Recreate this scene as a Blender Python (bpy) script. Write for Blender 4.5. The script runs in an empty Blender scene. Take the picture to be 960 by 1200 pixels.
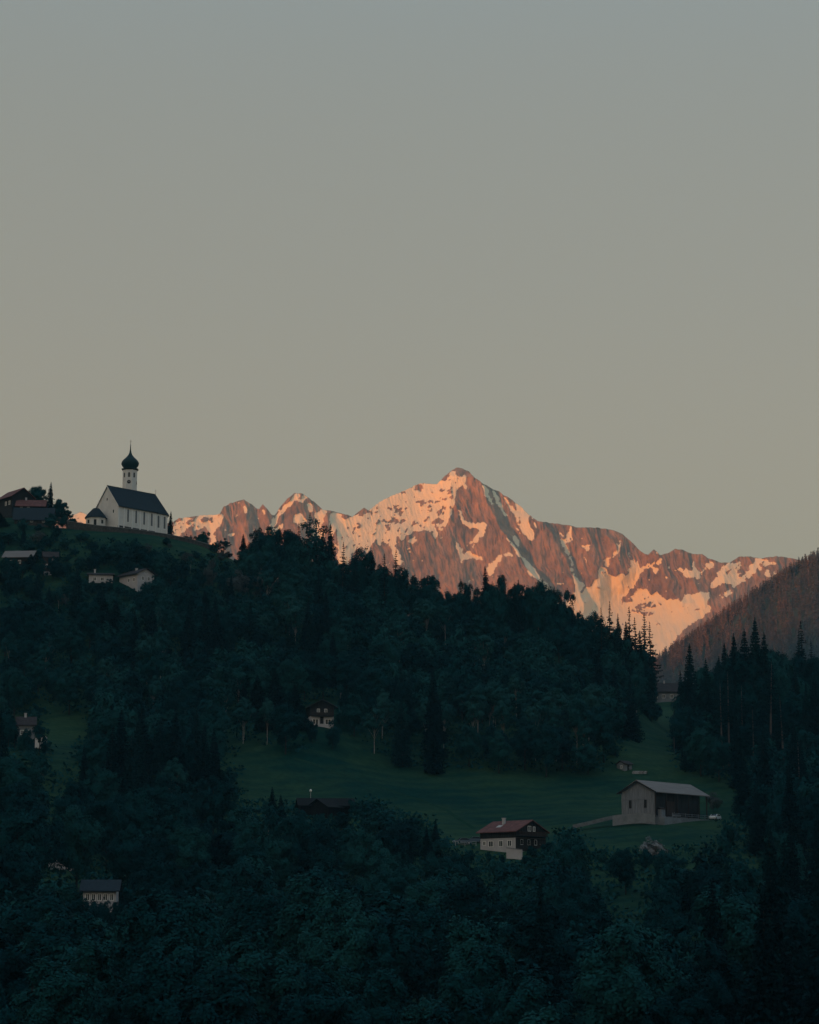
import bpy, math, random
import numpy as np
from mathutils import Vector, Matrix

# ------------------------------------------------------------------ camera, light, exposure
S = bpy.context.scene
COL = S.collection
R = math.radians
F = 2722.0                       # focal length in photo pixels (photo 960 x 1200)
PITCH = math.atan(500.0 / F)     # the true horizon lies at row 1100 of the photo
CP, SP = math.cos(PITCH), math.sin(PITCH)

cam = bpy.data.cameras.new('camera')
cam.sensor_fit = 'HORIZONTAL'
cam.sensor_width = 36.0
cam.lens = 36.0 * F / 960.0
cam.clip_start = 1.0
cam.clip_end = 60000.0
camo = bpy.data.objects.new('camera', cam)
COL.objects.link(camo)
camo.location = (0, 0, 0)
camo.rotation_euler = (R(90) + PITCH, 0, 0)
S.camera = camo

SUN_EL, SUN_AZ = 3.6, 40.0       # degrees: height above the horizon; angle to the left of straight behind the camera
SX, SY = -math.sin(R(SUN_AZ)), -math.cos(R(SUN_AZ))
sun_vec = Vector((SX * math.cos(R(SUN_EL)), SY * math.cos(R(SUN_EL)), math.sin(R(SUN_EL))))
sl = bpy.data.lights.new('sun', 'SUN')
sl.energy = 5.0
sl.color = (1.0, 0.26, 0.02)
sl.angle = R(0.8)
slo = bpy.data.objects.new('sun', sl)
COL.objects.link(slo)
slo.rotation_euler = sun_vec.to_track_quat('Z', 'Y').to_euler()

world = bpy.data.worlds.new('World')
S.world = world
world.use_nodes = True
nt = world.node_tree
nt.nodes.clear()
def N(tree, kind, **kw):
    n = tree.nodes.new(kind)
    for k, v in kw.items():
        setattr(n, k, v)
    return n
w_out = N(nt, 'ShaderNodeOutputWorld')
bg_sky = N(nt, 'ShaderNodeBackground')
bg_air = N(nt, 'ShaderNodeBackground')
addw = N(nt, 'ShaderNodeAddShader')
sky = N(nt, 'ShaderNodeTexSky', sky_type='NISHITA')
sky.sun_disc = False
sky.sun_elevation = R(SUN_EL)
sky.sun_rotation = math.atan2(SX, SY)
sky.air_density = 1.0
sky.dust_density = 2.0
nt.links.new(sky.outputs[0], bg_sky.inputs[0])
bg_sky.inputs[1].default_value = 0.05
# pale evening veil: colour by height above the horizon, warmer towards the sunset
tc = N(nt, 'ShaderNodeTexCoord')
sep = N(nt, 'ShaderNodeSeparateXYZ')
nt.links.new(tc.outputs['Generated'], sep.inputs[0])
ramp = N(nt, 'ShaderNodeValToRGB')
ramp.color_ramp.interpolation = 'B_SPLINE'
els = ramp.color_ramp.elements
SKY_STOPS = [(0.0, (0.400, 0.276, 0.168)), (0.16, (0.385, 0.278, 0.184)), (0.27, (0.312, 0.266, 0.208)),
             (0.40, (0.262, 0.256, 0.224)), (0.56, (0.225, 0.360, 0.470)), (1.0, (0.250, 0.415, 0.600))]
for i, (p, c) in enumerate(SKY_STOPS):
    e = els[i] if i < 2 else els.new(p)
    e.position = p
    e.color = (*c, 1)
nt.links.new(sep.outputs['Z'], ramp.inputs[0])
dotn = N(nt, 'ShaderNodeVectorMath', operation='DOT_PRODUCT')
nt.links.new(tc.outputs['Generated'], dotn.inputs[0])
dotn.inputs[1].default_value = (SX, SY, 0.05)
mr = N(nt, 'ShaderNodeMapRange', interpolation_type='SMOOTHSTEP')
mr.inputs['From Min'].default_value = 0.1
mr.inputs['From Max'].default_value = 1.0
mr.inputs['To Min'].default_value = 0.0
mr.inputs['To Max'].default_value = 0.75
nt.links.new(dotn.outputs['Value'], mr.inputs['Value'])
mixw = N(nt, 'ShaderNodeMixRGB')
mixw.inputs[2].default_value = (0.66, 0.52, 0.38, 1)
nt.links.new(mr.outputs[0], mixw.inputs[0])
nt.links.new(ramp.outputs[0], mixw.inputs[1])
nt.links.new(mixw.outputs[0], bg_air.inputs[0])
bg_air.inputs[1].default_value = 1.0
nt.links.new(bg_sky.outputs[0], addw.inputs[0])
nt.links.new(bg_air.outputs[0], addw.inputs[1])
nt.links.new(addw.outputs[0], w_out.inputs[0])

S.view_settings.view_transform = 'Standard'
S.view_settings.look = 'None'
S.view_settings.exposure = 0.0
S.view_settings.gamma = 1.0
S.view_settings.use_curve_mapping = False
S.render.engine = 'CYCLES'
S.cycles.max_bounces = 5
S.cycles.diffuse_bounces = 2
S.cycles.volume_bounces = 0
S.cycles.transparent_max_bounces = 8
S.cycles.use_denoising = True

# ------------------------------------------------------------------ helpers
def P(px, py, D):
    """world point at photo pixel (px, py) standing D metres ahead of the camera"""
    u, v = (px - 480.0) / F, (600.0 - py) / F
    dy, dz = CP - v * SP, SP + v * CP
    k = D / dy
    return Vector((u * k, D, dz * k))
def Pn(px, py, D):
    u, v = (px - 480.0) / F, (600.0 - py) / F
    dy, dz = CP - v * SP, SP + v * CP
    k = D / dy
    return u * k, D + 0 * px, dz * k
def proj(x, y, z):
    d = y * CP + z * SP
    return 480.0 + F * x / d, 600.0 - F * (z * CP - y * SP) / d

def vnoise(x, y, seed=0, n=256):
    g = np.random.RandomState(seed).rand(n, n)
    xi, yi = np.floor(x).astype(int), np.floor(y).astype(int)
    fx, fy = x - xi, y - yi
    fx, fy = fx * fx * (3 - 2 * fx), fy * fy * (3 - 2 * fy)
    a, b = g[xi % n, yi % n], g[(xi + 1) % n, yi % n]
    c, d = g[xi % n, (yi + 1) % n], g[(xi + 1) % n, (yi + 1) % n]
    return (a * (1 - fx) + b * fx) * (1 - fy) + (c * (1 - fx) + d * fx) * fy
def fbm(x, y, seed=0, octv=4):
    s, a, t = 0, 1.0, 0
    for i in range(octv):
        s = s + a * (vnoise(x * 2 ** i, y * 2 ** i, seed + i) - 0.5)
        t += a
        a *= 0.5
    return s / t * 2
def ridged(x, y, seed=0, octv=4):
    s, a, t = 0, 1.0, 0
    for i in range(octv):
        s = s + a * (1 - 2 * np.abs(vnoise(x * 2 ** i, y * 2 ** i, seed + i) - 0.5))
        t += a
        a *= 0.5
    return s / t

def mesh_np(name, verts, faces, smooth=False, k=4):
    """verts (n,3) and faces (m,k) arrays -> mesh"""
    verts = np.asarray(verts, dtype=np.float32)
    faces = np.asarray(faces, dtype=np.int32)
    me = bpy.data.meshes.new(name)
    me.vertices.add(len(verts))
    me.vertices.foreach_set('co', verts.ravel())
    m = len(faces)
    me.loops.add(m * faces.shape[1])
    me.loops.foreach_set('vertex_index', faces.ravel())
    me.polygons.add(m)
    me.polygons.foreach_set('loop_start', np.arange(m, dtype=np.int32) * faces.shape[1])
    me.update(calc_edges=True)
    me.polygons.foreach_set('use_smooth', np.full(m, smooth, dtype=bool))
    me.validate()
    return me
def grid_faces(nu, nv):
    i = np.arange(nu * nv).reshape(nu, nv)
    return np.stack([i[:-1, :-1].ravel(), i[1:, :-1].ravel(), i[1:, 1:].ravel(), i[:-1, 1:].ravel()], 1)
def link(name, me, mat=None, parent=None):
    o = bpy.data.objects.new(name, me)
    COL.objects.link(o)
    if mat is not None and me is not None and not me.materials:
        me.materials.append(mat)
    if parent is not None:
        o.parent = parent
    return o
def tag(o, label=None, cat=None, group=None, kind=None):
    if label: o['label'] = label
    if cat: o['category'] = cat
    if group: o['group'] = group
    if kind: o['kind'] = kind
    return o
def empty(name, loc, rz=0.0):
    o = bpy.data.objects.new(name, None)
    COL.objects.link(o)
    o.location = loc
    o.rotation_euler = (0, 0, rz)
    o.empty_display_size = 0.5
    return o

class MB:
    """collects shapes, then links them as one mesh object"""
    def __init__(s): s.v, s.f = [], []
    def add(s, vs, fs):
        b = len(s.v)
        s.v += [tuple(v) for v in vs]
        s.f += [tuple(b + i for i in f) for f in fs]
        return s
    def box(s, x0, x1, y0, y1, z0, z1):
        vs = [(x0,y0,z0),(x1,y0,z0),(x1,y1,z0),(x0,y1,z0),(x0,y0,z1),(x1,y0,z1),(x1,y1,z1),(x0,y1,z1)]
        return s.add(vs, [(0,3,2,1),(4,5,6,7),(0,1,5,4),(1,2,6,5),(2,3,7,6),(3,0,4,7)])
    def prism(s, pts, axis, a, b):
        """2-D outline pts extruded from a to b along axis 'x','y' or 'z'"""
        n = len(pts)
        def mk(p, t):
            return (t, p[0], p[1]) if axis == 'x' else (p[0], t, p[1]) if axis == 'y' else (p[0], p[1], t)
        vs = [mk(p, a) for p in pts] + [mk(p, b) for p in pts]
        fs = [tuple(range(n)), tuple(range(2 * n - 1, n - 1, -1))]
        fs += [(i, i + n, (i + 1) % n + n, (i + 1) % n) for i in range(n)]
        return s.add(vs, fs)
    def slab(s, a, b, c, d, t):
        """four corner points of a sheet, thickened downwards by t"""
        vs = [Vector(p) for p in (a, b, c, d)]
        vs += [p - Vector((0, 0, t)) for p in vs]
        return s.add(vs, [(0,1,2,3),(7,6,5,4),(0,4,5,1),(1,5,6,2),(2,6,7,3),(3,7,4,0)])
    def lathe(s, prof, cx, cy, n=16, rot=0.0):
        vs = []
        for r, z in prof:
            for k in range(n):
                a = rot + 2 * math.pi * k / n
                vs.append((cx + r * math.cos(a), cy + r * math.sin(a), z))
        m = len(prof)
        fs = [(i*n+k, i*n+(k+1) % n, (i+1)*n+(k+1) % n, (i+1)*n+k) for i in range(m-1) for k in range(n)]
        fs += [tuple(range(n - 1, -1, -1)), tuple((m-1)*n + k for k in range(n))]
        return s.add(vs, fs)
    def tube(s, pts, rads, n=6):
        b = []
        for i, p in enumerate(pts):
            p = Vector(p)
            q0, q1 = Vector(pts[max(i-1, 0)]), Vector(pts[min(i+1, len(pts)-1)])
            t = (q1 - q0).normalized()
            a = t.orthogonal().normalized() if abs(t.z) < 0.9 else Vector((1, 0, 0)).cross(t).normalized()
            c = t.cross(a)
            for k in range(n):
                w = 2 * math.pi * k / n
                b.append(p + (a * math.cos(w) + c * math.sin(w)) * rads[i])
        m = len(pts)
        fs = [(i*n+k, i*n+(k+1) % n, (i+1)*n+(k+1) % n, (i+1)*n+k) for i in range(m-1) for k in range(n)]
        fs += [tuple(range(n-1, -1, -1)), tuple((m-1)*n+k for k in range(n))]
        return s.add(b, fs)
    def mesh(s, name, smooth=False):
        me = bpy.data.meshes.new(name)
        me.from_pydata(s.v, [], s.f)
        import bmesh
        bm = bmesh.new(); bm.from_mesh(me)
        bmesh.ops.recalc_face_normals(bm, faces=bm.faces)
        bm.to_mesh(me); bm.free()
        if smooth:
            for p in me.polygons: p.use_smooth = True
        return me
    def build(s, name, mat, parent=None, smooth=False):
        return link(name, s.mesh(name, smooth), mat, parent)

# ------------------------------------------------------------------ materials
def mat_basic(name, col, rough=0.85, noise=0.25, scale=1.0, spec=0.10, bump=0.0, stretch=(1, 1, 1), col2=None, metallic=0.0):
    m = bpy.data.materials.new(name)
    m.use_nodes = True
    t = m.node_tree
    b = t.nodes['Principled BSDF']
    b.inputs['Roughness'].default_value = rough
    b.inputs['Specular IOR Level'].default_value = spec
    b.inputs['Metallic'].default_value = metallic
    co = N(t, 'ShaderNodeTexCoord')
    mp = N(t, 'ShaderNodeMapping')
    mp.inputs['Scale'].default_value = stretch
    t.links.new(co.outputs['Object'], mp.inputs[0])
    nz = N(t, 'ShaderNodeTexNoise')
    nz.inputs['Scale'].default_value = scale
    nz.inputs['Detail'].default_value = 5
    nz.inputs['Roughness'].default_value = 0.65
    t.links.new(mp.outputs[0], nz.inputs['Vector'])
    mx = N(t, 'ShaderNodeMixRGB')
    c2 = col2 if col2 else tuple(c * (1 - noise) for c in col)
    c1 = col if col2 else tuple(min(1, c * (1 + noise)) for c in col)
    mx.inputs[1].default_value = (*c1, 1)
    mx.inputs[2].default_value = (*c2, 1)
    rp = N(t, 'ShaderNodeMapRange')
    rp.inputs['From Min'].default_value = 0.3
    rp.inputs['From Max'].default_value = 0.7
    t.links.new(nz.outputs['Fac'], rp.inputs['Value'])
    t.links.new(rp.outputs[0], mx.inputs[0])
    t.links.new(mx.outputs[0], b.inputs['Base Color'])
    if bump:
        bp = N(t, 'ShaderNodeBump')
        bp.inputs['Strength'].default_value = bump
        t.links.new(nz.outputs['Fac'], bp.inputs['Height'])
        t.links.new(bp.outputs[0], b.inputs['Normal'])
    return m
def mat_leaf(name, ca, cb, cc, seed=0.0):
    """foliage: tint differs from tree to tree and from leaf to leaf"""
    m = bpy.data.materials.new(name)
    m.use_nodes = True
    t = m.node_tree
    b = t.nodes['Principled BSDF']
    b.inputs['Roughness'].default_value = 0.75
    b.inputs['Specular IOR Level'].default_value = 0.02
    oi = N(t, 'ShaderNodeObjectInfo')
    geo = N(t, 'ShaderNodeNewGeometry')
    r1 = N(t, 'ShaderNodeValToRGB')
    r1.color_ramp.elements[0].color = (*ca, 1)
    r1.color_ramp.elements[1].color = (*cc, 1)
    e = r1.color_ramp.elements.new(0.5); e.color = (*cb, 1)
    t.links.new(oi.outputs['Random'], r1.inputs[0])
    mm = N(t, 'ShaderNodeMapRange')
    mm.inputs['To Min'].default_value = 0.88
    mm.inputs['To Max'].default_value = 1.12
    t.links.new(geo.outputs['Random Per Island'], mm.inputs['Value'])
    mul = N(t, 'ShaderNodeMixRGB', blend_type='MULTIPLY')
    mul.inputs[0].default_value = 1.0
    t.links.new(r1.outputs[0], mul.inputs[1])
    cmb = N(t, 'ShaderNodeCombineXYZ')
    for i in range(3): t.links.new(mm.outputs[0], cmb.inputs[i])
    t.links.new(cmb.outputs[0], mul.inputs[2])
    t.links.new(mul.outputs[0], b.inputs['Base Color'])
    return m

M = {}
M['plaster'] = mat_basic('lime_plaster', (0.63, 0.62, 0.59), noise=0.10, scale=0.35, bump=0.1)
M['plaster_side'] = M['plaster']
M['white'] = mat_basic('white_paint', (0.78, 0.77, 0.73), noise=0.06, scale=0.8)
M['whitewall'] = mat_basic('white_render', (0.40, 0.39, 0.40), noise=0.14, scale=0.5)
M['slate'] = mat_basic('dark_shingle', (0.020, 0.030, 0.040), noise=0.35, scale=1.6, stretch=(1, 1, 3), bump=0.3)
M['onion'] = mat_basic('green_black_copper', (0.010, 0.028, 0.032), noise=0.4, scale=1.2, rough=0.55)
M['glass'] = mat_basic('window_glass', (0.02, 0.025, 0.03), rough=0.15, spec=0.6, noise=0.1)
M['pilaster'] = mat_basic('pale_lime_wash', (0.70, 0.69, 0.66), noise=0.08, scale=0.5)
M['leadglass'] = mat_basic('leaded_glass', (0.13, 0.135, 0.14), rough=0.35, noise=0.3, scale=3.0)
M['graywood'] = mat_basic('weathered_board', (0.165, 0.180, 0.200), noise=0.35, scale=1.2, stretch=(3.5, 3.5, 0.25), bump=0.4)
M['darkwood'] = mat_basic('dark_board', (0.022, 0.022, 0.024), noise=0.5, scale=1.2, stretch=(3, 3, 0.3), bump=0.4)
M['brownwood'] = mat_basic('brown_board', (0.045, 0.034, 0.032), noise=0.4, scale=1.2, stretch=(3, 3, 0.3), bump=0.4)
M['redroof'] = mat_basic('red_tile', (0.125, 0.056, 0.052), noise=0.35, scale=0.9, bump=0.3)
M['grayroof'] = mat_basic('fibre_sheet', (0.17, 0.155, 0.15), noise=0.22, scale=0.5, stretch=(0.3, 2.5, 1), bump=0.2)
M['brownroof'] = mat_basic('brown_tile', (0.040, 0.034, 0.036), noise=0.3, scale=1, bump=0.3)
M['stone'] = mat_basic('rubble_stone', (0.055, 0.056, 0.056), noise=0.55, scale=1.4, bump=0.6)
M['concrete'] = mat_basic('pale_concrete', (0.18, 0.195, 0.21), noise=0.25, scale=0.5)
M['gravel'] = mat_basic('gravel_track', (0.14, 0.15, 0.155), noise=0.3, scale=1.0)
M['track'] = mat_basic('worn_grass', (0.014, 0.042, 0.028), spec=0.0, noise=0.3, scale=0.8)
M['metal'] = mat_basic('grey_metal', (0.35, 0.35, 0.35), rough=0.5, noise=0.1)
M['carwhite'] = mat_basic('white_car_paint', (0.7, 0.7, 0.7), rough=0.3, noise=0.03, spec=0.5)
M['carblue'] = mat_basic('blue_grey_car_paint', (0.09, 0.13, 0.17), rough=0.3, noise=0.03, spec=0.5)
M['blackwood'] = mat_basic('tarred_board', (0.007, 0.008, 0.010), noise=0.4, scale=1.2, stretch=(3, 3, 0.3))
M['rubber'] = mat_basic('tyre_rubber', (0.02, 0.02, 0.02), noise=0.1)
M['bark'] = mat_basic('dark_bark', (0.022, 0.024, 0.024), noise=0.4, scale=2, stretch=(2, 2, 0.4), bump=0.4)
M['palebark'] = mat_basic('pale_bark', (0.36, 0.36, 0.35), noise=0.35, scale=1.5, stretch=(1, 1, 0.7), col2=(0.10, 0.09, 0.08))
M['greybark'] = mat_basic('grey_pine_bark', (0.085, 0.08, 0.08), noise=0.35, scale=1.5, stretch=(2, 2, 0.4))
M['leaf'] = mat_leaf('broad_leaf', (0.0012, 0.024, 0.031), (0.003, 0.040, 0.047), (0.010, 0.064, 0.064))
M['needle'] = mat_leaf('spruce_needle', (0.001, 0.014, 0.020), (0.0015, 0.020, 0.027), (0.004, 0.029, 0.035))
M['birchleaf'] = mat_leaf('birch_leaf', (0.006, 0.052, 0.058), (0.010, 0.064, 0.068), (0.016, 0.076, 0.076))
M['blossom'] = mat_leaf('pale_blossom', (0.19, 0.20, 0.21), (0.21, 0.22, 0.23), (0.24, 0.25, 0.26))
M['greyleaf'] = mat_leaf('grey_budding_leaf', (0.045, 0.062, 0.066), (0.055, 0.070, 0.072), (0.065, 0.080, 0.080))

def mat_grass():
    m = bpy.data.materials.new('meadow_grass')
    m.use_nodes = True
    t = m.node_tree
    b = t.nodes['Principled BSDF']
    b.inputs['Roughness'].default_value = 0.9
    b.inputs['Specular IOR Level'].default_value = 0.02
    co = N(t, 'ShaderNodeTexCoord')
    n1 = N(t, 'ShaderNodeTexNoise'); n1.inputs['Scale'].default_value = 0.022; n1.inputs['Detail'].default_value = 6
    n2 = N(t, 'ShaderNodeTexNoise'); n2.inputs['Scale'].default_value = 0.6; n2.inputs['Detail'].default_value = 6
    t.links.new(co.outputs['Object'], n1.inputs['Vector'])
    t.links.new(co.outputs['Object'], n2.inputs['Vector'])
    r = N(t, 'ShaderNodeValToRGB')
    r.color_ramp.elements[0].position = 0.35
    r.color_ramp.elements[0].color = (0.003, 0.028, 0.023, 1)
    r.color_ramp.elements[1].position = 0.68
    r.color_ramp.elements[1].color = (0.024, 0.056, 0.028, 1)
    wv = N(t, 'ShaderNodeTexWave'); wv.inputs['Scale'].default_value = 0.045; wv.inputs['Distortion'].default_value = 6.0; wv.inputs['Detail'].default_value = 3; wv.inputs['Detail Scale'].default_value = 1.5
    mpw = N(t, 'ShaderNodeMapping'); mpw.inputs['Rotation'].default_value = (0, 0, 1.15); t.links.new(co.outputs['Object'], mpw.inputs[0]); t.links.new(mpw.outputs[0], wv.inputs['Vector'])
    n3 = N(t, 'ShaderNodeTexNoise'); n3.inputs['Scale'].default_value = 0.11; n3.inputs['Detail'].default_value = 5; t.links.new(co.outputs['Object'], n3.inputs['Vector'])
    w1 = N(t, 'ShaderNodeMath', operation='MULTIPLY_ADD'); w1.inputs[1].default_value = 0.10; t.links.new(wv.outputs['Fac'], w1.inputs[0]); t.links.new(n1.outputs['Fac'], w1.inputs[2])
    w2 = N(t, 'ShaderNodeMath', operation='MULTIPLY_ADD'); w2.inputs[1].default_value = 0.35; t.links.new(n3.outputs['Fac'], w2.inputs[0]); t.links.new(w1.outputs[0], w2.inputs[2])
    w3 = N(t, 'ShaderNodeMath', operation='SUBTRACT'); w3.inputs[1].default_value = 0.22; t.links.new(w2.outputs[0], w3.inputs[0])
    t.links.new(w3.outputs[0], r.inputs[0])
    mm = N(t, 'ShaderNodeMapRange'); mm.inputs['To Min'].default_value = 0.55; mm.inputs['To Max'].default_value = 1.45
    t.links.new(n2.outputs['Fac'], mm.inputs['Value'])
    cmb = N(t, 'ShaderNodeCombineXYZ')
    for i in range(3): t.links.new(mm.outputs[0], cmb.inputs[i])
    mul = N(t, 'ShaderNodeMixRGB', blend_type='MULTIPLY'); mul.inputs[0].default_value = 1
    t.links.new(r.outputs[0], mul.inputs[1]); t.links.new(cmb.outputs[0], mul.inputs[2])
    t.links.new(mul.outputs[0], b.inputs['Base Color'])
    bp = N(t, 'ShaderNodeBump'); bp.inputs['Strength'].default_value = 0.5; bp.inputs['Distance'].default_value = 0.5
    t.links.new(n2.outputs['Fac'], bp.inputs['Height']); t.links.new(bp.outputs[0], b.inputs['Normal'])
    return m
M['grass'] = mat_grass()
# ------------------------------------------------------------------ the near hill (smooth surface through surveyed points)
CTRL = [  # (photo column, photo row of the ground, metres ahead)
 # church hilltop
 (150,620,850),(100,618,850),(60,620,850),(0,618,860),(200,628,852),(250,645,850),(300,672,845),(-120,600,860),(-350,610,860),
 (150,640,822),(230,652,828),(60,645,820),(150,692,785),(40,690,785),(0,680,790),(280,715,790),(-200,690,790),
 # slope below
 (100,770,720),(200,780,722),(300,785,735),(0,790,715),(100,855,660),(40,872,630),(200,870,650),(-200,820,700),(-400,900,650),
 # central spur
 (350,722,790),(400,728,800),(450,738,805),(500,746,808),(560,750,810),(620,755,812),(680,775,812),(720,792,808),(738,805,802),(772,848,820),(786,845,830),(772,840,860),(792,840,865),(765,838,870),(400,835,680),(500,845,690),(600,850,690),(700,855,700),
 (300,878,636),(350,884,632),(372,850,652),(420,888,642),(470,905,640),(560,905,645),(640,910,650),(720,908,655),
 # meadow
 (275,925,600),(350,935,598),(430,925,612),(500,950,595),(545,980,560),(620,950,600),(680,962,580),(700,968,560),(767,964,557),(800,968,556),(780,968,552),(840,958,590),(600,996,528),(560,992,535),
 (740,908,655),(760,880,720),(775,832,890),(800,832,895),(760,850,800),
 # right wood
 (820,885,700),(880,875,705),(960,865,700),(1100,860,710),(1300,880,700),(860,945,620),(960,960,590),(960,800,850),(1150,780,900),
 # beyond the crest, and the yards of the houses
 (30,868,598),(22,867,604),(14,604,852),(25,611,842),(50,613,842),(30,607,852),(370,958,556),(392,957,556),(763,822,915),(800,822,918),(155,692,785),(100,1080,430),(112,1078,432),(820,960,572),
 # near side
 (100,1085,430),(0,1060,430),(200,1045,470),(100,960,540),(200,980,540),(300,1010,500),(-200,1080,420),(400,1020,500),(500,1035,490),(700,1030,500),(850,1040,490),(960,1060,480),(1200,1060,480),
 (0,1175,350),(250,1170,360),(480,1170,370),(720,1180,360),(960,1190,360),(1200,1190,360),(-200,1190,350),
 (0,1290,260),(480,1290,270),(960,1290,260),(-300,1290,260),(1250,1290,260),
]
pts = [tuple(P(*c)) for c in CTRL]
pts += [(-120, 980, 140), (-260, 980, 150), (0, 930, 95), (90, 960, 80), (60, 900, 92), (-60, 900, 128), (200, 960, 78), (130, 1010, 70),
        (0, 0, -3), (-60, 0, -3), (60, 0, -3), (0, -80, 4), (-160, 0, -4), (160, 0, -4), (0, 40, -12), (-100, 60, -16), (100, 60, -16),
        (0, 130, -34), (-130, 140, -34), (130, 140, -34), (-250, 150, -34), (250, 150, -34), (0, 200, -37), (-280, -60, 2), (280, -60, 2)]
CT = np.array(pts) 
def _U(r2): return 0.5 * r2 * np.log(r2 + 1e-9)
_c = CT[:, :2] / 100.0
_n = len(_c)
_K = _U(((_c[:, None] - _c[None]) ** 2).sum(-1)) + np.eye(_n) * 0.006
_Pm = np.c_[np.ones(_n), _c]
_A = np.block([[_K, _Pm], [_Pm.T, np.zeros((3, 3))]])
_w = np.linalg.solve(_A, np.r_[CT[:, 2], np.zeros(3)])
BASE_Z = -84.0
def H(x, y):
    x = np.atleast_1d(np.asarray(x, float)); y = np.atleast_1d(np.asarray(y, float))
    sh = x.shape
    q = np.stack([x.ravel(), y.ravel()], 1) / 100.0
    out = np.empty(len(q))
    for i in range(0, len(q), 20000):
        p = q[i:i+20000]
        out[i:i+20000] = _U(((p[:, None] - _c[None]) ** 2).sum(-1)) @ _w[:_n] + _w[_n] + p @ _w[_n+1:]
    z = out.reshape(sh) + 1.1 * fbm(x / 26.0, y / 26.0, 3, 3)
    def ss(a, b, v):
        t = np.clip((v - a) / (b - a), 0, 1)
        return t * t * (3 - 2 * t)
    k = (1 - ss(960, 1180, y)) * ss(-150, -60, y) * (1 - ss(270, 430, np.abs(x)))
    k = np.where(y > 700, (1 - ss(960, 1180, y)) * (1 - ss(330, 470, np.abs(x))), k)
    return np.clip(z, BASE_Z - 4, 170) * k + (BASE_Z - 4) * (1 - k)
def Hs(x, y): return float(H(x, y)[0])

gx = np.arange(-480, 481, 3.0); gy = np.arange(-180, 1201, 3.0)
GX, GY = np.meshgrid(gx, gy, indexing='ij')
GZ = H(GX, GY)
hill = link('hill', mesh_np('hill', np.stack([GX, GY, GZ], -1).reshape(-1, 3), grid_faces(len(gx), len(gy)), True), M['grass'])
tag(hill, kind='structure')
def Hg(x, y):
    """height of the built mesh (bilinear)"""
    i = (x - gx[0]) / 3.0; j = (y - gy[0]) / 3.0
    a = int(min(max(math.floor(i), 0), len(gx) - 2)); b = int(min(max(math.floor(j), 0), len(gy) - 2))
    u, v = i - a, j - b
    return float(GZ[a, b]*(1-u)*(1-v) + GZ[a+1, b]*u*(1-v) + GZ[a, b+1]*(1-u)*v + GZ[a+1, b+1]*u*v)
def ground(px, D, sink=0.0):
    """world point of the ground seen in column px, D metres ahead"""
    x = (px - 480) / F * D
    for _ in range(3):
        z = Hg(x, D)
        x = (px - 480) / F * (D * CP + z * SP)
    return Vector((x, D, Hg(x, D) - sink))

def ground_row(px, py, d0=300.0, d1=860.0):
    """the ground point seen at pixel (px, py), nearest first"""
    D = d0
    while D < d1:
        g_ = ground(px, D)
        if proj(*g_)[1] <= py: return g_
        D += 1.0
    return ground(px, d1)

X0, X1, Y0, Y1 = -7000.0, 5000.0, -6200.0, 12500.0
g = MB().add([(X0, Y0, BASE_Z), (X1, Y0, BASE_Z), (X1, Y1, BASE_Z), (X0, Y1, BASE_Z)], [(0, 1, 2, 3)]).build('ground', M['grass'])
tag(g, kind='structure')

# ------------------------------------------------------------------ far mountain range: real relief, evening sun from the left
CREST = [(-260,660),(-120,625),(0,612),(60,608),(85,604),(95,600),(105,605),(130,615),(170,612),(200,613),(210,607),(232,605),(250,603),(258,602),(262,594),(270,590),
 (280,587),(286,585),(293,590),(299,594),(304,597),(308,591),(313,596),(318,603),(322,604),(330,592),(337,584),(345,578),(352,578),(362,583),
 (370,590),(378,597),(386,598),(395,600),(408,604),(413,606),(420,600),(426,595),(432,599),(445,588),(455,583),(470,577),(485,569),(495,566),
 (512,567),(520,560),(530,551),(535,548),(542,549),(550,553),(558,561),(566,567),(575,572),(583,575),(592,581),(603,588),(612,595),(620,603),
 (630,610),(640,612),(655,614),(668,616),(680,619),(692,618),(708,619),(720,622),(730,626),(740,635),(748,643),(755,649),(760,650),(766,643),
 (774,650),(782,648),(792,643),(800,644),(812,649),(822,649),(833,655),(845,659),(856,659),(866,652),(880,653),(893,654),(905,652),(920,653),
 (935,656),(960,665),(1000,662),(1060,640),(1120,650),(1240,690)]
cpx, cpy = np.array(CREST, float).T
ucol = np.concatenate([np.linspace(-250, 189, 150), np.linspace(190, 960, 1280), np.linspace(962, 1230, 90)])
NU = len(ucol)
NR = 420
crest = np.interp(ucol, cpx, cpy) + 1.1 * fbm(ucol / 5.0, ucol * 0, 21, 3)
FOOT = 900.0
tt = np.concatenate([np.linspace(0, .66, 350), np.linspace(.665, 1, NR - 350)])
PX = np.repeat(ucol[:, None], NR, 1)
PY = crest[:, None] + (FOOT - crest[:, None]) * tt[None]

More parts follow.
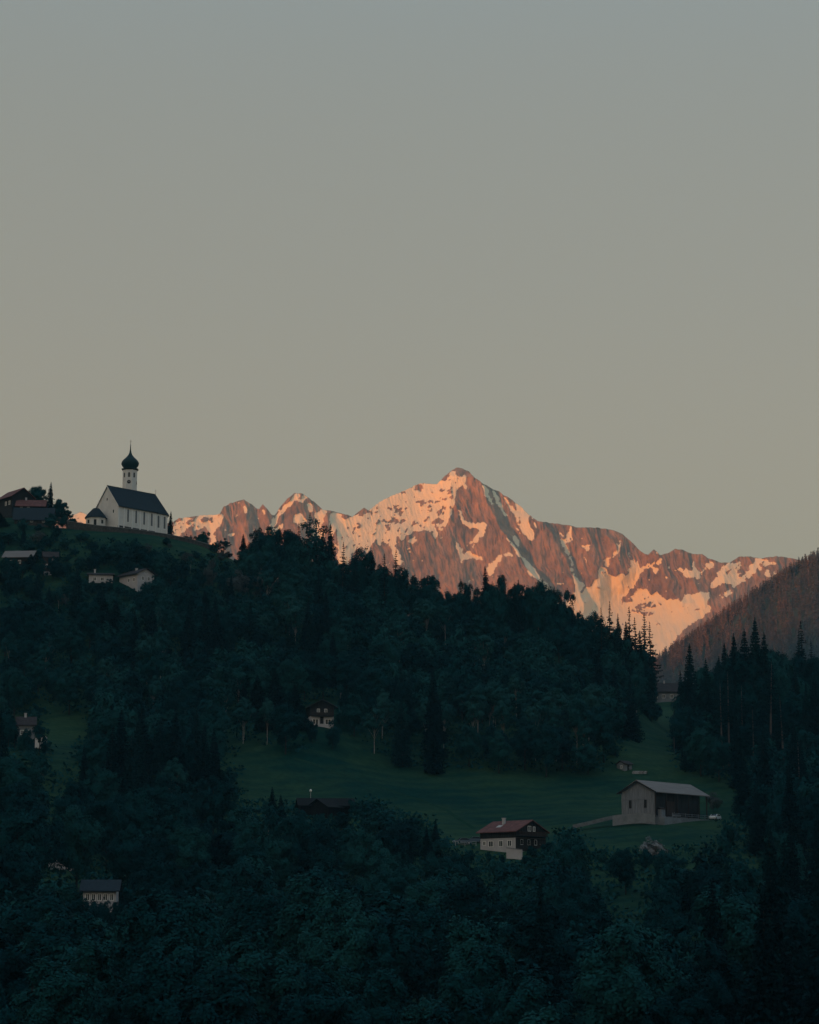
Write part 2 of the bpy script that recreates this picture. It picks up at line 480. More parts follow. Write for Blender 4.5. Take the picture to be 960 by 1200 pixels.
def seg_side(px, py, line):
    """signed horizontal distance to a descending polyline, and weight along it"""
    lx = np.array([p[0] for p in line], float); ly = np.array([p[1] for p in line], float)
    cx = np.interp(py, ly, lx)
    wt = np.clip((py - ly[0] + 6) / 10, 0, 1) * np.clip((ly[-1] + 25 - py) / 25, 0, 1)
    return px - cx, wt
def spur(px, py, line, amp, wl, wr):
    d, wt = seg_side(px, py, line)
    return amp * wt * np.where(d < 0, np.clip(1 + d / wl, 0, 1), np.clip(1 - d / wr, 0, 1) ** 1.0)
WX = PX + 5 * fbm(PX / 22, PY / 22, 5, 3)
WY = PY + 5 * fbm(PX / 22, PY / 22, 9, 3)
rel = np.zeros_like(PX)
SPURS = [
 ([(560,556),(568,572),(576,595),(585,617),(598,634),(613,655),(628,680),(646,715)], 105, 60, 13),
 ([(632,606),(640,617),(650,634),(661,652),(668,668),(677,690),(684,708)], 52, 45, 8),
 ([(537,549),(530,570),(526,600),(530,640),(536,690)], 50, 40, 26),
 ([(286,584),(290,605),(296,640),(302,680)], 45, 22, 12),
 ([(308,590),(316,612),(322,640)], 30, 10, 10),
 ([(348,577),(352,600),(356,640)], 45, 25, 22),
 ([(262,592),(258,620),(262,660)], 30, 14, 12),
 ([(378,597),(392,620),(402,650)], 25, 18, 14),
 ([(426,594),(424,612)], 15, 10, 10),
 ([(470,620),(466,650),(470,700)], 28, 18, 14),
 ([(500,622),(498,660),(505,700)], 25, 14, 12),
 ([(690,616),(694,640),(700,668),(702,690)], 40, 24, 14),
 ([(712,625),(724,650),(728,672)], 45, 14, 18),
 ([(766,642),(776,662),(786,690),(800,705)], 40, 20, 18),
 ([(798,642),(806,660),(812,680),(826,700)], 35, 22, 16),
 ([(855,658),(848,676),(850,700)], 28, 14, 14),
 ([(905,650),(900,680),(910,720)], 30, 25, 20),
]
for ln, am, wl, wr in SPURS:
    rel += spur(WX, WY, ln, am, wl, wr)
fine = 36 * (ridged(WX / 30.0 + WY / 90.0, WY / 75.0, 31, 5) - 0.5)
fine += 30 * (ridged(WX / 9.0 - WY / 40.0, WY / 30.0, 41, 4) - 0.5)
fine += 13 * (ridged(WX / 3.2 - WY / 22.0, WY / 12.0, 47, 3) - 0.5)
rel -= 190 * np.exp(-((PX - 735) / 60) ** 2 - ((PY - 715) / 45) ** 2)      # snow bowl
DD = 9000.0 - 3.75 * (PY - 548) - 150 * np.sin((PX - 535) / 260.0) ** 2 * (PY < 2000) - rel

# snow lies in gullies, bowls and on the gentle western flank
SNOW = [
 [(518,567),(523,559),(529,553),(533,551),(536,554),(534,559),(529,563),(524,567)],
 [(396,614),(412,606),(420,600),(432,598),(455,580),(480,568),(497,562),(515,562),(525,560),(545,557),(548,574),(541,571),(536,575),(534,588),(529,602),(524,616),(516,622),(511,632),(505,624),(490,622),(478,626),(472,634),(464,628),(462,640),(470,650),(473,660),(466,662),(460,650),(455,635),(447,640),(440,632),(434,640),(432,650),(420,640),(412,648),(405,672),(396,675)],
 [(477,636),(480,631),(489,629),(489,634),(482,637)], [(475,642),(481,641),(482,647),(477,648)],
 [(537,597),(541,600),(544,608),(550,614),(556,613),(568,611),(571,615),(568,624),(562,632),(553,643),(551,642),(558,631),(563,622),(560,618),(550,620),(542,612)],
 [(546,641),(552,634),(558,626),(561,622),(558,630),(550,640)],
 [(533,633),(538,641),(542,643),(541,650),(552,645),(555,650),(562,652),(568,655),(566,658),(558,655),(550,654),(541,658),(537,652),(534,640)],
 [(569,666),(578,659),(584,650),(588,649),(588,655),(582,662),(578,672),(574,674)], [(590,650),(596,647),(603,650),(600,652),(592,652)],
 [(577,575),(582,578),(592,597),(596,606),(590,603),(584,592),(578,582)],
 [(585,580),(590,585),(596,594),(602,602),(605,612),(612,622),(618,632),(624,634),(628,632),(624,622),(620,612),(622,606),(617,598),(610,589),(602,583),(598,581),(603,590),(604,597),(598,592),(592,583)],
 [(602,612),(606,616),(610,625),(606,622)], [(600,630),(605,627),(609,633),(608,640),(603,637)], [(622,606),(628,612),(631,619),(627,618)],
 [(565,566),(571,573),(580,592),(574,590),(568,578)],
 [(590,627),(598,634),(612,651),(625,665),(645,690),(660,712),(652,708),(635,688),(618,665),(604,645)],
 [(616,664),(620,668),(624,675),(621,674)],
 [(656,632),(664,628),(668,616),(671,620),(668,630),(671,633),(664,637),(666,645),(671,653),(670,657),(667,656),(664,648),(660,640)],
 [(680,640),(691,639),(689,645),(684,643)], [(684,652),(687,654),(690,664),(687,662)], [(679,644),(683,651),(681,651)],
 [(668,655),(672,662),(668,668),(672,672),(680,681),(690,689),(696,683),(702,676),(703,665),(708,664),(713,672),(722,676),(730,671),(735,674),(739,665),(738,656),(749,656),(750,665),(747,669),(749,677),(741,690),(728,702),(728,708),(738,700),(748,690),(757,689),(765,698),(770,692),(776,701),(785,702),(798,703),(808,696),(822,695),(832,694),(833,700),(829,706),(834,712),(826,722),(815,728),(800,740),(790,752),(790,800),(700,800),(690,760),(660,720),(664,705),(672,695),(676,690),(672,680)],
 [(708,662),(716,652),(722,645),(725,633),(729,634),(727,642),(724,650),(716,655),(712,666)],
 [(748,670),(755,663),(765,658),(776,655),(774,661),(764,664),(773,667),(768,673),(765,670),(762,664),(754,669),(748,677)],
 [(794,668),(797,664),(810,669),(812,658),(814,656),(815,666),(820,671),(827,665),(823,672),(820,681),(812,675),(806,678),(800,672)],
 [(832,688),(836,678),(842,670),(846,662),(855,660),(865,660),(866,654),(871,660),(868,666),(862,672),(875,668),(882,660),(886,654),(900,655),(910,658),(908,663),(900,660),(892,668),(886,665),(884,672),(880,676),(870,684),(860,688),(852,684),(846,682),(842,688),(836,690)],
 [(894,672),(901,667),(904,675),(898,677)], [(848,696),(856,690),(860,694),(852,700)], [(827,663),(833,657),(837,662),(831,668)],
 [(200,616),(215,606),(230,607),(235,604),(255,600),(264,603),(257,618),(248,628),(240,615),(233,626),(224,618),(214,624),(204,630)], [(244,628),(252,626),(254,640),(247,650)], [(266,628),(271,624),(276,625),(272,629)],
 [(318,612),(320,606),(328,598),(340,586),(348,576),(360,583),(354,589),(346,585),(338,596),(330,604),(324,614),(316,622),(324,618),(334,612),(328,626),(318,632),(308,624)],
 [(361,588),(366,590),(368,600),(362,602),(360,595)], [(344,603),(352,601),(360,612),(352,618),(344,612)],
 [(368,603),(378,596),(384,600),(380,610),(374,620),(384,622),(378,634),(366,628)], [(388,598),(400,602),(404,608),(396,620),(388,632),(396,640),(384,648)],
 [(284,594),(289,592),(290,602),(286,606)], [(275,600),(279,597),(280,605),(276,606)], [(306,596),(311,598),(311,605),(307,603)],
 [(80,606),(95,598),(104,606),(104,618),(92,612),(82,618)],
]
ROCK = [(490,571,5,3),(493,588,4,4),(467,598,5,3),(464,610,4,4),(427,600,6,5),(517,586,6,4),(517,598,4,5),(513,611,7,3),(515,621,4,4),(531,571,3,2),(486,613,3,3),
 (524,561,6,2.5),(478,622,3,3),(503,595,2,3),(472,611,2,3),(446,604,2,1.5),(438,625,2,2),(527,577,3,2),(502,607,1.6,1.6),(500,588,1.5,1.5),(430,612,1.5,2),(421,616,2,2),
 (752,711,9,3.5),(765,709,7,3),(748,716,8,3),(760,719,5,2.5),(686,687,1.3,9),(735,704,5,2.5),(816,714,3.5,1.2),(870,672,3,3),(892,661,3,3),(854,670,3,3),(600,607,1.2,3),(609,612,1.5,2),
 (352,583,3,2),(240,609,5,3),(222,612,4,3),(92,606,3,3)]
def in_poly(px, py, poly):
    c = np.zeros(px.shape, bool)
    n = len(poly); j = n - 1
    for i in range(n):
        xi, yi = poly[i]; xj, yj = poly[j]
        if yi != yj:
            c ^= ((yi > py) != (yj > py)) & (px < (xj - xi) * (py - yi) / (yj - yi) + xi)
        j = i
    return c
QX = PX + 2.6 * fbm(PX / 4.2, PY / 4.2, 61, 4) + 1.2 * fbm(PX / 1.6, PY / 1.6, 62, 2)
QY = PY + 2.6 * fbm(PX / 4.2, PY / 4.2, 71, 4) + 1.2 * fbm(PX / 1.6, PY / 1.6, 72, 2)
sn = np.zeros(PX.shape)
for poly in SNOW:
    a = np.array(poly)
    i0, i1 = np.searchsorted(ucol, [a[:, 0].min() - 4, a[:, 0].max() + 4])
    sub = (slice(max(i0, 0), i1), slice(None))
    sn[sub] = np.maximum(sn[sub], in_poly(QX[sub], QY[sub], poly))
# beyond the photo's frame and low down, snow follows noise
far = np.clip((PX - 935) / 30, 0, 1) + np.clip((75 - PX) / 30, 0, 1)
sn = np.maximum(sn, far * (fbm(PX / 14, PY / 22, 81, 4) > 0.08))
for cx, cy, rx, ry in ROCK:
    dx_, dy_ = PX - cx, PY - cy
    rr2 = ((dx_ + .5 * dy_) / rx) ** 2 + (dy_ / ry) ** 2
    sn *= ~(rr2 < 0.7 + 2.6 * fbm(PX / 2.6 + PY / 5, PY / 2.0, 66, 3))
speck = (fbm(PX / 3.4, PY / 2.6, 91, 3) > 0.38) & (PX > 400) & (PX < 545)
sn *= ~speck
sb = sn.copy()
for _ in range(4):
    sb[1:-1, 1:-1] = (sb[1:-1, 1:-1] * 2 + sb[:-2, 1:-1] + sb[2:, 1:-1] + sb[1:-1, :-2] + sb[1:-1, 2:]) / 6
frac = fbm(PX / 6.0 + PY / 12, PY / 8.0 - PX / 20, 101, 5) * 1.0 + fbm(PX / 1.7 + PY / 4, PY / 2.2, 105, 3) * .62
sn = ((sb * 1.35 + frac * .9 - .2 * (PX < 330) - .1 * (PX > 800)) > .70).astype(float) * (sb > .06)
bits = (fbm(PX / 5.5, PY / 4.5, 95, 4) > 0.60) & (rel + fine < np.median(rel) + 40)
sn = np.maximum(sn, bits * 0.9)
ss_ = sn.copy()
for _ in range(4):
    ss_[1:-1, 1:-1] = (ss_[1:-1, 1:-1] * 2 + ss_[:-2, 1:-1] + ss_[2:, 1:-1] + ss_[1:-1, :-2] + ss_[1:-1, 2:]) / 6
DD = DD - sn * 3.0 - fine * (1 - 0.72 * ss_)    # the snow cover has thickness and smooths the rock
sh_ = sn.copy()
sh_[1:-1, 1:-1] = (sn[1:-1, 1:-1] * 2 + sn[:-2, 1:-1] + sn[2:, 1:-1] + sn[1:-1, :-2] + sn[1:-1, 2:]) / 6
sn = .35 * sn + .65 * sh_
vx, vy, vz = Pn(PX, PY, DD)
front = np.stack([vx, vy, vz], -1)
# the back of the range falls away behind the crest
NB = 16
back = []
for k in range(1, NB + 1):
    q = front[:, 0, :].copy()
    q[:, 1] += k * 130 + 20 * fbm(ucol / 20, ucol * 0 + k, 15, 2)
    q[:, 2] += -(k * 118.0) + 22 * fbm(ucol / 15, ucol * 0 + k * 0.7, 17, 3)
    q[:, 2] = np.maximum(q[:, 2], BASE_Z - 2)
    back.append(q)
# skirt of the front face down to the valley floor
sk = []
last = front[:, -1, :]
for k in range(1, 9):
    q = last.copy()
    f = k / 8
    q[:, 1] -= 900 * f
    q[:, 2] = last[:, 2] * (1 - f) + (BASE_Z - 2) * f
    sk.append(q)
allrows = np.concatenate([np.stack(back[::-1], 1), front, np.stack(sk, 1)], 1)
snall = np.concatenate([np.repeat((vnoise(ucol / 9, ucol * 0, 5) > 0.4)[:, None], NB, 1) * 1.0, sn, np.zeros((NU, 8))], 1)
me = mesh_np('mountain_range', allrows.reshape(-1, 3), grid_faces(NU, allrows.shape[1]), True)
me.flip_normals()
at = me.attributes.new('snow_cover', 'FLOAT', 'POINT')
at.data.foreach_set('value', snall.ravel().astype(np.float32))
def mat_mountain():
    m = bpy.data.materials.new('rock_and_snow')
    m.use_nodes = True
    t = m.node_tree
    b = t.nodes['Principled BSDF']
    b.inputs['Roughness'].default_value = 0.9
    b.inputs['Specular IOR Level'].default_value = 0.1
    a = N(t, 'ShaderNodeAttribute', attribute_name='snow_cover')
    co = N(t, 'ShaderNodeTexCoord')
    mp = N(t, 'ShaderNodeMapping'); mp.inputs['Scale'].default_value = (1, 0.3, 0.45)
    t.links.new(co.outputs['Object'], mp.inputs[0])
    n1 = N(t, 'ShaderNodeTexNoise'); n1.inputs['Scale'].default_value = 0.012; n1.inputs['Detail'].default_value = 8; n1.inputs['Roughness'].default_value = 0.7
    t.links.new(mp.outputs[0], n1.inputs['Vector'])
    r = N(t, 'ShaderNodeValToRGB')
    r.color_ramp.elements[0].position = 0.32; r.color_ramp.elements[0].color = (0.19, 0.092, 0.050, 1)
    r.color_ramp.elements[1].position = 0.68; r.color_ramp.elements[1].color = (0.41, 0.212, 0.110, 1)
    t.links.new(n1.outputs['Fac'], r.inputs[0])
    n2 = N(t, 'ShaderNodeTexNoise'); n2.inputs['Scale'].default_value = 0.16; n2.inputs['Detail'].default_value = 4
    t.links.new(co.outputs['Object'], n2.inputs['Vector'])
    ad = N(t, 'ShaderNodeMath', operation='MULTIPLY_ADD'); ad.inputs[1].default_value = 0.9
    sub = N(t, 'ShaderNodeMath', operation='ADD'); 
    t.links.new(n2.outputs['Fac'], ad.inputs[0]); ad.inputs[2].default_value = -0.45
    t.links.new(ad.outputs[0], sub.inputs[0]); t.links.new(a.outputs['Fac'], sub.inputs[1])
    st = N(t, 'ShaderNodeMapRange'); st.inputs['From Min'].default_value = 0.38; st.inputs['From Max'].default_value = 0.62
    t.links.new(sub.outputs[0], st.inputs['Value'])
    mp2 = N(t, 'ShaderNodeMapping'); mp2.inputs['Scale'].default_value = (1, 0.25, 0.35); mp2.inputs['Rotation'].default_value = (0, 0.35, 0)
    t.links.new(co.outputs['Object'], mp2.inputs[0])
    n4 = N(t, 'ShaderNodeTexNoise'); n4.inputs['Scale'].default_value = 0.055; n4.inputs['Detail'].default_value = 6; t.links.new(mp2.outputs[0], n4.inputs['Vector'])
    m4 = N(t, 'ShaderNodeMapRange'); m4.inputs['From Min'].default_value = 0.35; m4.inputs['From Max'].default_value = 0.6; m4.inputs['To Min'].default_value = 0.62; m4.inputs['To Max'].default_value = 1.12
    t.links.new(n4.outputs['Fac'], m4.inputs['Value'])
    v4 = N(t, 'ShaderNodeVectorMath', operation='SCALE'); t.links.new(r.outputs[0], v4.inputs[0]); t.links.new(m4.outputs[0], v4.inputs['Scale'])
    r = v4
    mx = N(t, 'ShaderNodeMixRGB')
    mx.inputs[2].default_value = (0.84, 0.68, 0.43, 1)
    t.links.new(st.outputs[0], mx.inputs[0]); t.links.new(r.outputs[0], mx.inputs[1])
    t.links.new(mx.outputs[0], b.inputs['Base Color'])
    bp = N(t, 'ShaderNodeBump'); bp.inputs['Strength'].default_value = 0.6; bp.inputs['Distance'].default_value = 30
    t.links.new(n1.outputs['Fac'], bp.inputs['Height']); t.links.new(bp.outputs[0], b.inputs['Normal'])
    return m
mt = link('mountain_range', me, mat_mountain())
tag(mt, kind='structure')

# ------------------------------------------------------------------ the ridge behind the camera that keeps the valley in shade
def sunset_ridge():
    L = 3500.0
    nu, nv = 220, 60
    s = np.linspace(-3000, 3000, nu); v = np.linspace(-1600, 1600, nv)
    A, B = np.meshgrid(s, v, indexing='ij')
    tx, ty = -SY, SX           # along the ridge
    crestz = 765 + 26 * fbm(s / 500.0, s * 0, 7, 4) + 16 * fbm(s / 120.0, s * 0, 8, 3)
    env = np.clip(1 - (np.abs(s) / 3000) ** 6, 0, 1)
    z = BASE_Z - 2 + (crestz[:, None] - BASE_Z) * env[:, None] * np.clip(1 - np.abs(B) / 1600, 0, 1) ** 0.9
    z = z + 30 * fbm(A / 200, B / 200, 9, 3) * np.clip(np.abs(B) / 200, 0, 1) * (np.abs(B) < 1500)
    z = np.maximum(z, BASE_Z - 2)
    x = SX * (L + B) + tx * A
    y = SY * (L + B) + ty * A
    o = link('western_ridge_terrain', mesh_np('western_ridge_terrain', np.stack([x, y, z], -1).reshape(-1, 3), grid_faces(nu, nv), True), M['grass'])
    tag(o, kind='structure')
sunset_ridge()

# ------------------------------------------------------------------ wooded slope in the middle distance
SL = [(560,905),(640,880),(700,835),(745,802),(770,780),(800,760),(830,738),(860,718),(890,697),(915,680),(940,664),(960,656),(1000,636),(1060,610),(1130,600),(1260,640)]
slx, sly = np.array(SL, float).T
def slope_xyz(u, v):
    """u photo column, v 0..1 from crest to foot"""
    c = np.interp(u, slx, sly)
    py = c + (1075 - c) * v
    D = 3050 - 1050 * v ** 0.85 - 90 * ridged(u / 26.0 + v * 0.6, v * 2.0, 51, 3) * (1 - 0.5 * v) + 45
    return Pn(u, py, D)
nu, nv = 260, 90
U, V = np.meshgrid(np.linspace(562, 1258, nu), np.linspace(0, 1, nv), indexing='ij')
sx, sy, sz = slope_xyz(U, V)
fr = np.stack([sx, sy, sz], -1)
bk = []
for k in range(1, 9):
    q = fr[:, 0].copy(); q[:, 1] += 160 * k; q[:, 2] = np.maximum(q[:, 2] - 100 * k, BASE_Z - 2); bk.append(q)
rows = np.concatenate([np.stack(bk[::-1], 1), fr], 1)
me = mesh_np('wooded_slope_terrain', rows.reshape(-1, 3), grid_faces(nu, rows.shape[1]), True)
me.flip_normals()
M['slopefloor'] = mat_basic('forest_floor', (0.045, 0.05, 0.035), noise=0.3, scale=0.02)
tag(link('wooded_slope_terrain', me, M['slopefloor']), kind='structure')
# ------------------------------------------------------------------ buildings
def gable_body(L, W, hw, rise, below, s=1, x0=0.0):
    """wall solid: footprint x0..L by 0..W (mirrored by s), eaves at hw, gables rising to hw+rise"""
    m = MB()
    m.prism([(0, -below), (s * W, -below), (s * W, hw), (s * W / 2, hw + rise), (0, hw)], 'x', x0, L)
    return m
def gable_roof(L, W, hw, rise, s=1, over_e=0.6, over_a=0.6, over_b=0.6, t=0.22, x0=0.0, hip_b=0.0):
    m = MB()
    sl = rise / (W / 2)
    ez = hw - over_e * sl + t
    rz = hw + rise + t
    a, b = x0 - over_a, L + over_b
    m.slab((a, -s*over_e, ez), (b, -s*over_e, ez), (b - hip_b, s*W/2, rz), (a, s*W/2, rz), t)
    m.slab((a, s*(W+over_e), ez), (b, s*(W+over_e), ez), (b - hip_b, s*W/2, rz), (a, s*W/2, rz), t)
    if hip_b:
        m.add([(b, -s*over_e, ez), (b, s*(W+over_e), ez), (b - hip_b, s*W/2, rz),
               (b, -s*over_e, ez-t), (b, s*(W+over_e), ez-t), (b - hip_b, s*W/2, rz-t)],
              [(0,1,2), (5,4,3), (0,3,4,1), (1,4,5,2), (2,5,3,0)])
    return m
def window(parent, face, c, z, w, h, s=1, frame='white', at=0.0, bars=1, shutters=None, arch=False):
    """face 'side': plane y = at, looking to -s*y; face 'gable': plane x = at, looking to -x. c = centre along the wall"""
    def put(m, a0, a1, z0, z1, d0, d1):
        if face == 'side':
            y0, y1 = at - s * d0, at - s * d1
            m.box(a0, a1, min(y0, y1), max(y0, y1), z0, z1)
        else:
            cc = sorted((s * a0, s * a1))
            m.box(at - d1, at - d0, cc[0], cc[1], z0, z1)
    fr = MB(); b = 0.10
    put(fr, c-w/2-b, c-w/2, z-b, z+h+b, -0.05, 0.07); put(fr, c+w/2, c+w/2+b, z-b, z+h+b, -0.05, 0.07)
    put(fr, c-w/2, c+w/2, z-b, z, -0.05, 0.07); put(fr, c-w/2, c+w/2, z+h, z+h+b, -0.05, 0.07)
    for i in range(bars):
        q = c - w/2 + w * (i + 1) / (bars + 1)
        put(fr, q-0.04, q+0.04, z, z+h, -0.02, 0.05)
    f = fr.build('window', M[frame], parent)
    g_ = MB(); put(g_, c-w/2, c+w/2, z, z+h, -0.05, 0.02)
    g_.build('pane', M['glass'], f)
    if shutters:
        for q in (c - w/2 - b - w*0.25, c + w/2 + b + w*0.25):
            sh = MB(); put(sh, q - w*0.24, q + w*0.24, z, z+h, -0.03, 0.06)
            sh.build('shutter', M[shutters], f)
    return f
def door(parent, face, c, w, h, s=1, at=0.0, mat='darkwood', z=0.0):
    m = MB()
    if face == 'side':
        y0, y1 = at + s * 0.05, at - s * 0.05
        m.box(c-w/2, c+w/2, min(y0, y1), max(y0, y1), z, z+h)
    else:
        cc = sorted((s*(c-w/2), s*(c+w/2)))
        m.box(at-0.05, at+0.05, cc[0], cc[1], z, z+h)
    d = m.build('door', M[mat], parent)
    k = MB()
    if face == 'side':
        y0, y1 = at - s * 0.05, at - s * 0.12
        k.box(c+w/2-0.2, c+w/2-0.1, min(y0, y1), max(y0, y1), z+1.0, z+1.12)
    else:
        cc = sorted((s*(c+w/2-0.2), s*(c+w/2-0.1)))
        k.box(at-0.12, at-0.05, cc[0], cc[1], z+1.0, z+1.12)
    k.build('handle', M['metal'], d)
    return d
def chimney(parent, x, y, z0, z1, w=0.6):
    m = MB().box(x-w/2, x+w/2, y-w/2, y+w/2, z0, z1).box(x-w/2-.08, x+w/2+.08, y-w/2-.08, y+w/2+.08, z1, z1+.12)
    return m.build('chimney', M['whitewall'], parent)

# ---- church
def church():
    loc = P(138, 617, 850)
    root = empty('church', loc, R(48))
    tag(root, 'pale village church on the hilltop with steep dark roof and onion domed tower', 'church')
    W, L, hw, rise = 12.6, 24.0, 8.3, 7.7
    gable_body(L - 5.0, W, hw, rise, 3.0).build('nave_wall', M['plaster'], root)
    # choir: narrower, with a canted end
    c0, ins = L - 5.0, 0.9
    pts = [(c0, ins), (L + 1.5, ins), (L + 4.0, ins + 3.2), (L + 4.0, W - ins - 3.2), (L + 1.5, W - ins), (c0, W - ins)]
    MB().prism(pts, 'z', -3.0, hw - 0.3).build('choir_wall', M['plaster'], root)
    r = MB()
    t = 0.3
    sl = rise / (W / 2)
    oe = 0.55; ez = hw - oe * sl + t; rz = hw + rise + t
    xr = L + 0.0
    A = (-0.35, -oe, ez); B = (c0 + .5, -oe, ez); C_ = (c0 + .5, W + oe, ez); D_ = (-0.35, W + oe, ez)
    r.slab((-0.35, -oe, ez), (c0+.5, -oe, ez), (c0+.5, W/2, rz), (-0.35, W/2, rz), t)
    r.slab((-0.35, W+oe, ez), (c0+.5, W+oe, ez), (c0+.5, W/2, rz), (-0.35, W/2, rz), t)
    roof = r.build('roof', M['slate'], root)
    q = MB()
    y0, y1 = ins - oe + .05, W - ins + oe - .05
    e2 = hw - 0.3 - 0.25
    base = [(c0+.4, y0, e2), (L+1.9, y0, e2), (L+4.6, ins+3.0, e2), (L+4.6, W-ins-3.0, e2), (L+1.9, y1, e2), (c0+.4, y1, e2)]
    top = [(c0+.4, W/2, rz - 0.02), (xr, W/2, rz - 0.02)]
    q.add(base + top, [(0,1,7,6), (1,2,7), (2,3,7), (3,4,7), (4,5,6,7), (0,5,4,3,2,1), (0,6,5)])
    q.build('choir_roof', M['slate'], root)
    MB().box(-0.3, xr, W/2-.12, W/2+.12, rz-.05, rz+.14).build('ridge_cap', M['onion'], roof)
    fin = MB(); fin.tube([(xr, W/2, rz), (xr, W/2, rz+2.0)], [.09, .06], 6); fin.box(xr-.05, xr+.05, W/2-.35, W/2+.35, rz+1.4, rz+1.5)
    fin.build('ridge_cross', M['metal'], root)
    # tall arched windows between pilasters, on the long side
    def arched(x, y, z, w, h, wall_n=-1):
        n = 7
        out = [(x-w/2, z), (x+w/2, z)] + [(x + w/2*math.cos(a), z+h-w/2 + w/2*math.sin(a)) for a in np.linspace(0, math.pi, n)]
        f = MB()
        inner = out
        ow = w * 1.42
        outer = [(x-ow/2, z-.25), (x+ow/2, z-.25)] + [(x + ow/2*math.cos(a), z+h-w/2 + ow/2*math.sin(a)) for a in np.linspace(0, math.pi, n)]
        m_ = len(inner)
        vs = [(p[0], y-.07, p[1]) for p in inner] + [(p[0], y-.07, p[1]) for p in outer] + [(p[0], y+.02, p[1]) for p in inner] + [(p[0], y+.02, p[1]) for p in outer]
        fs = []
        for i in range(m_):
            j = (i+1) % m_
            fs += [(i, j, m_+j, m_+i), (m_+i, m_+j, 3*m_+j, 3*m_+i), (i, 2*m_+i, 2*m_+j, j)]
        f.add(vs, fs)
        wobj = f.build('window', M['pilaster'], root)
        g_ = MB(); g_.prism(inner, 'y', y-.02, y+.02)
        for k in range(1): pass
        g_.build('pane', M['leadglass'], wobj)
    xs = [4.9, 8.9, 12.9, 16.7]
    for x in xs: arched(x, 0, 2.4, .9, 4.9)
    for x in (20.9, 24.0): arched(x, ins, 2.4, 1.0, 4.7)
    for x in (0.35, 2.9, 6.9, 10.9, 14.8, 18.65):
        MB().box(x-.28, x+.28, -.14, 0.02, -1, hw-.55).build('pilaster', M['pilaster'], root)
    for x in (22.4, 25.2):
        MB().box(x-.22, x+.22, ins-.13, ins+.02, -1, hw-.75).build('pilaster', M['pilaster'], root)
    MB().box(0.07, c0, -.2, .03, hw-.52, hw-.22).build('cornice', M['pilaster'], root)
    MB().box(0, c0, -.10, .03, -2, .55).build('plinth', M['stone'], root)
    # west gable: small windows and round opening
    window(root, 'gable', 2.6, 5.5, .7, 1.2, bars=0); window(root, 'gable', 10.0, 5.5, .7, 1.2, bars=0)
    window(root, 'gable', 6.3, 10.6, .7, 1.0, bars=0)
    # bargeboards
    bg = MB()
    for sgn in (0, 1):
        ya, yb = (-.5, W/2) if sgn == 0 else (W+.5, W/2)
        bg.add([(-.40, ya, ez-.35), (-.40, yb, rz-.4), (-.40, yb, rz-.05), (-.40, ya, ez), (-.30, ya, ez-.35), (-.30, yb, rz-.4), (-.30, yb, rz-.05), (-.30, ya, ez)],
               [(0,1,2,3), (7,6,5,4), (0,4,5,1), (2,6,7,3), (0,3,7,4), (1,5,6,2)])
    bg.build('bargeboard', M['white'], root)
    # porch chapel before the west gable, polygonal with a hipped roof
    px0, cy, rr = -3.3, 8.6, 3.9
    oc = [(px0 + rr*math.cos(a), cy + rr*math.sin(a)) for a in [R(22.5 + 45*k) for k in range(8)]]
    MB().prism(oc, 'z', -3, 3.7).build('porch_wall', M['plaster'], root)
    ro = MB()
    e = [(px0 + (rr+.55)*math.cos(a), cy + (rr+.55)*math.sin(a), 3.55) for a in [R(22.5 + 45*k) for k in range(8)]]
    tp = [(px0 + 1.15*math.cos(a), cy + 1.15*math.sin(a), 7.4) for a in [R(22.5 + 45*k) for k in range(8)]]
    md = [(px0 + 3.2*math.cos(a), cy + 3.2*math.sin(a), 5.2) for a in [R(22.5 + 45*k) for k in range(8)]]
    ro.add(e + md + tp, [(k, (k+1) % 8, 8+(k+1) % 8, 8+k) for k in range(8)] + [(8+k, 8+(k+1) % 8, 16+(k+1) % 8, 16+k) for k in range(8)] + [tuple(range(16, 24)), tuple(range(7, -1, -1))])
    ro.build('porch_roof', M['slate'], root)
    for a in (R(225), R(270), R(180)):
        ux, uy = math.cos(a), math.sin(a)
        cx, cyy = px0 + rr*.924*ux, cy + rr*.924*uy
        w = MB()
        tx_, ty_ = -uy, ux
        for (b0, b1, z0, z1, d, nm) in ((-.5, .5, 0.3 if a == R(225) else 1.3, 2.7, .04, 'd'),):
            vs = []
            for dz in (z0, z1):
                for (bb, dd) in ((b0, -.1), (b1, -.1), (b1, d), (b0, d)):
                    vs.append((cx + tx_*bb + ux*dd, cyy + ty_*bb + uy*dd, dz))
            w.add(vs, [(0,3,2,1), (4,5,6,7), (0,1,5,4), (1,2,6,5), (2,3,7,6), (3,0,4,7)])
        w.build('porch_door' if a == R(225) else 'porch_window', M['darkwood' if a == R(225) else 'glass'], root)
    # octagonal tower
    T = P(152.0, 570, 872) - loc
    T.rotate(Matrix.Rotation(-R(48), 3, 'Z'))
    tx, ty = T.x, T.y
    zc = P(152, 550, 872).z - loc.z
    rt = 2.85
    o8 = [(tx + rt*math.cos(R(22.5-48+45*k)), ty + rt*math.sin(R(22.5-48+45*k))) for k in range(8)]
    MB().prism(o8, 'z', -3, zc - .25).build('tower_wall', M['plaster'], root)
    MB().lathe([(rt, zc-.55), (rt+.5, zc-.25), (rt+.55, zc+.05), (rt+.1, zc+.2), (rt-.5, zc+.25)], tx, ty, 8, R(22.5-48)).build('tower_cornice', M['onion'], root)
    prof = [(2.5, .2), (2.55, .6), (2.95, 1.1), (3.3, 1.7), (3.38, 2.25), (3.2, 2.9), (2.7, 3.6), (1.95, 4.3), (1.25, 5.0), (.75, 5.7), (.42, 6.5), (.24, 7.6), (.14, 8.9), (.06, 10.0)]
    dome = MB().lathe([(a, zc + b) for a, b in prof], tx, ty, 24).build('onion_dome', M['onion'], root, True)
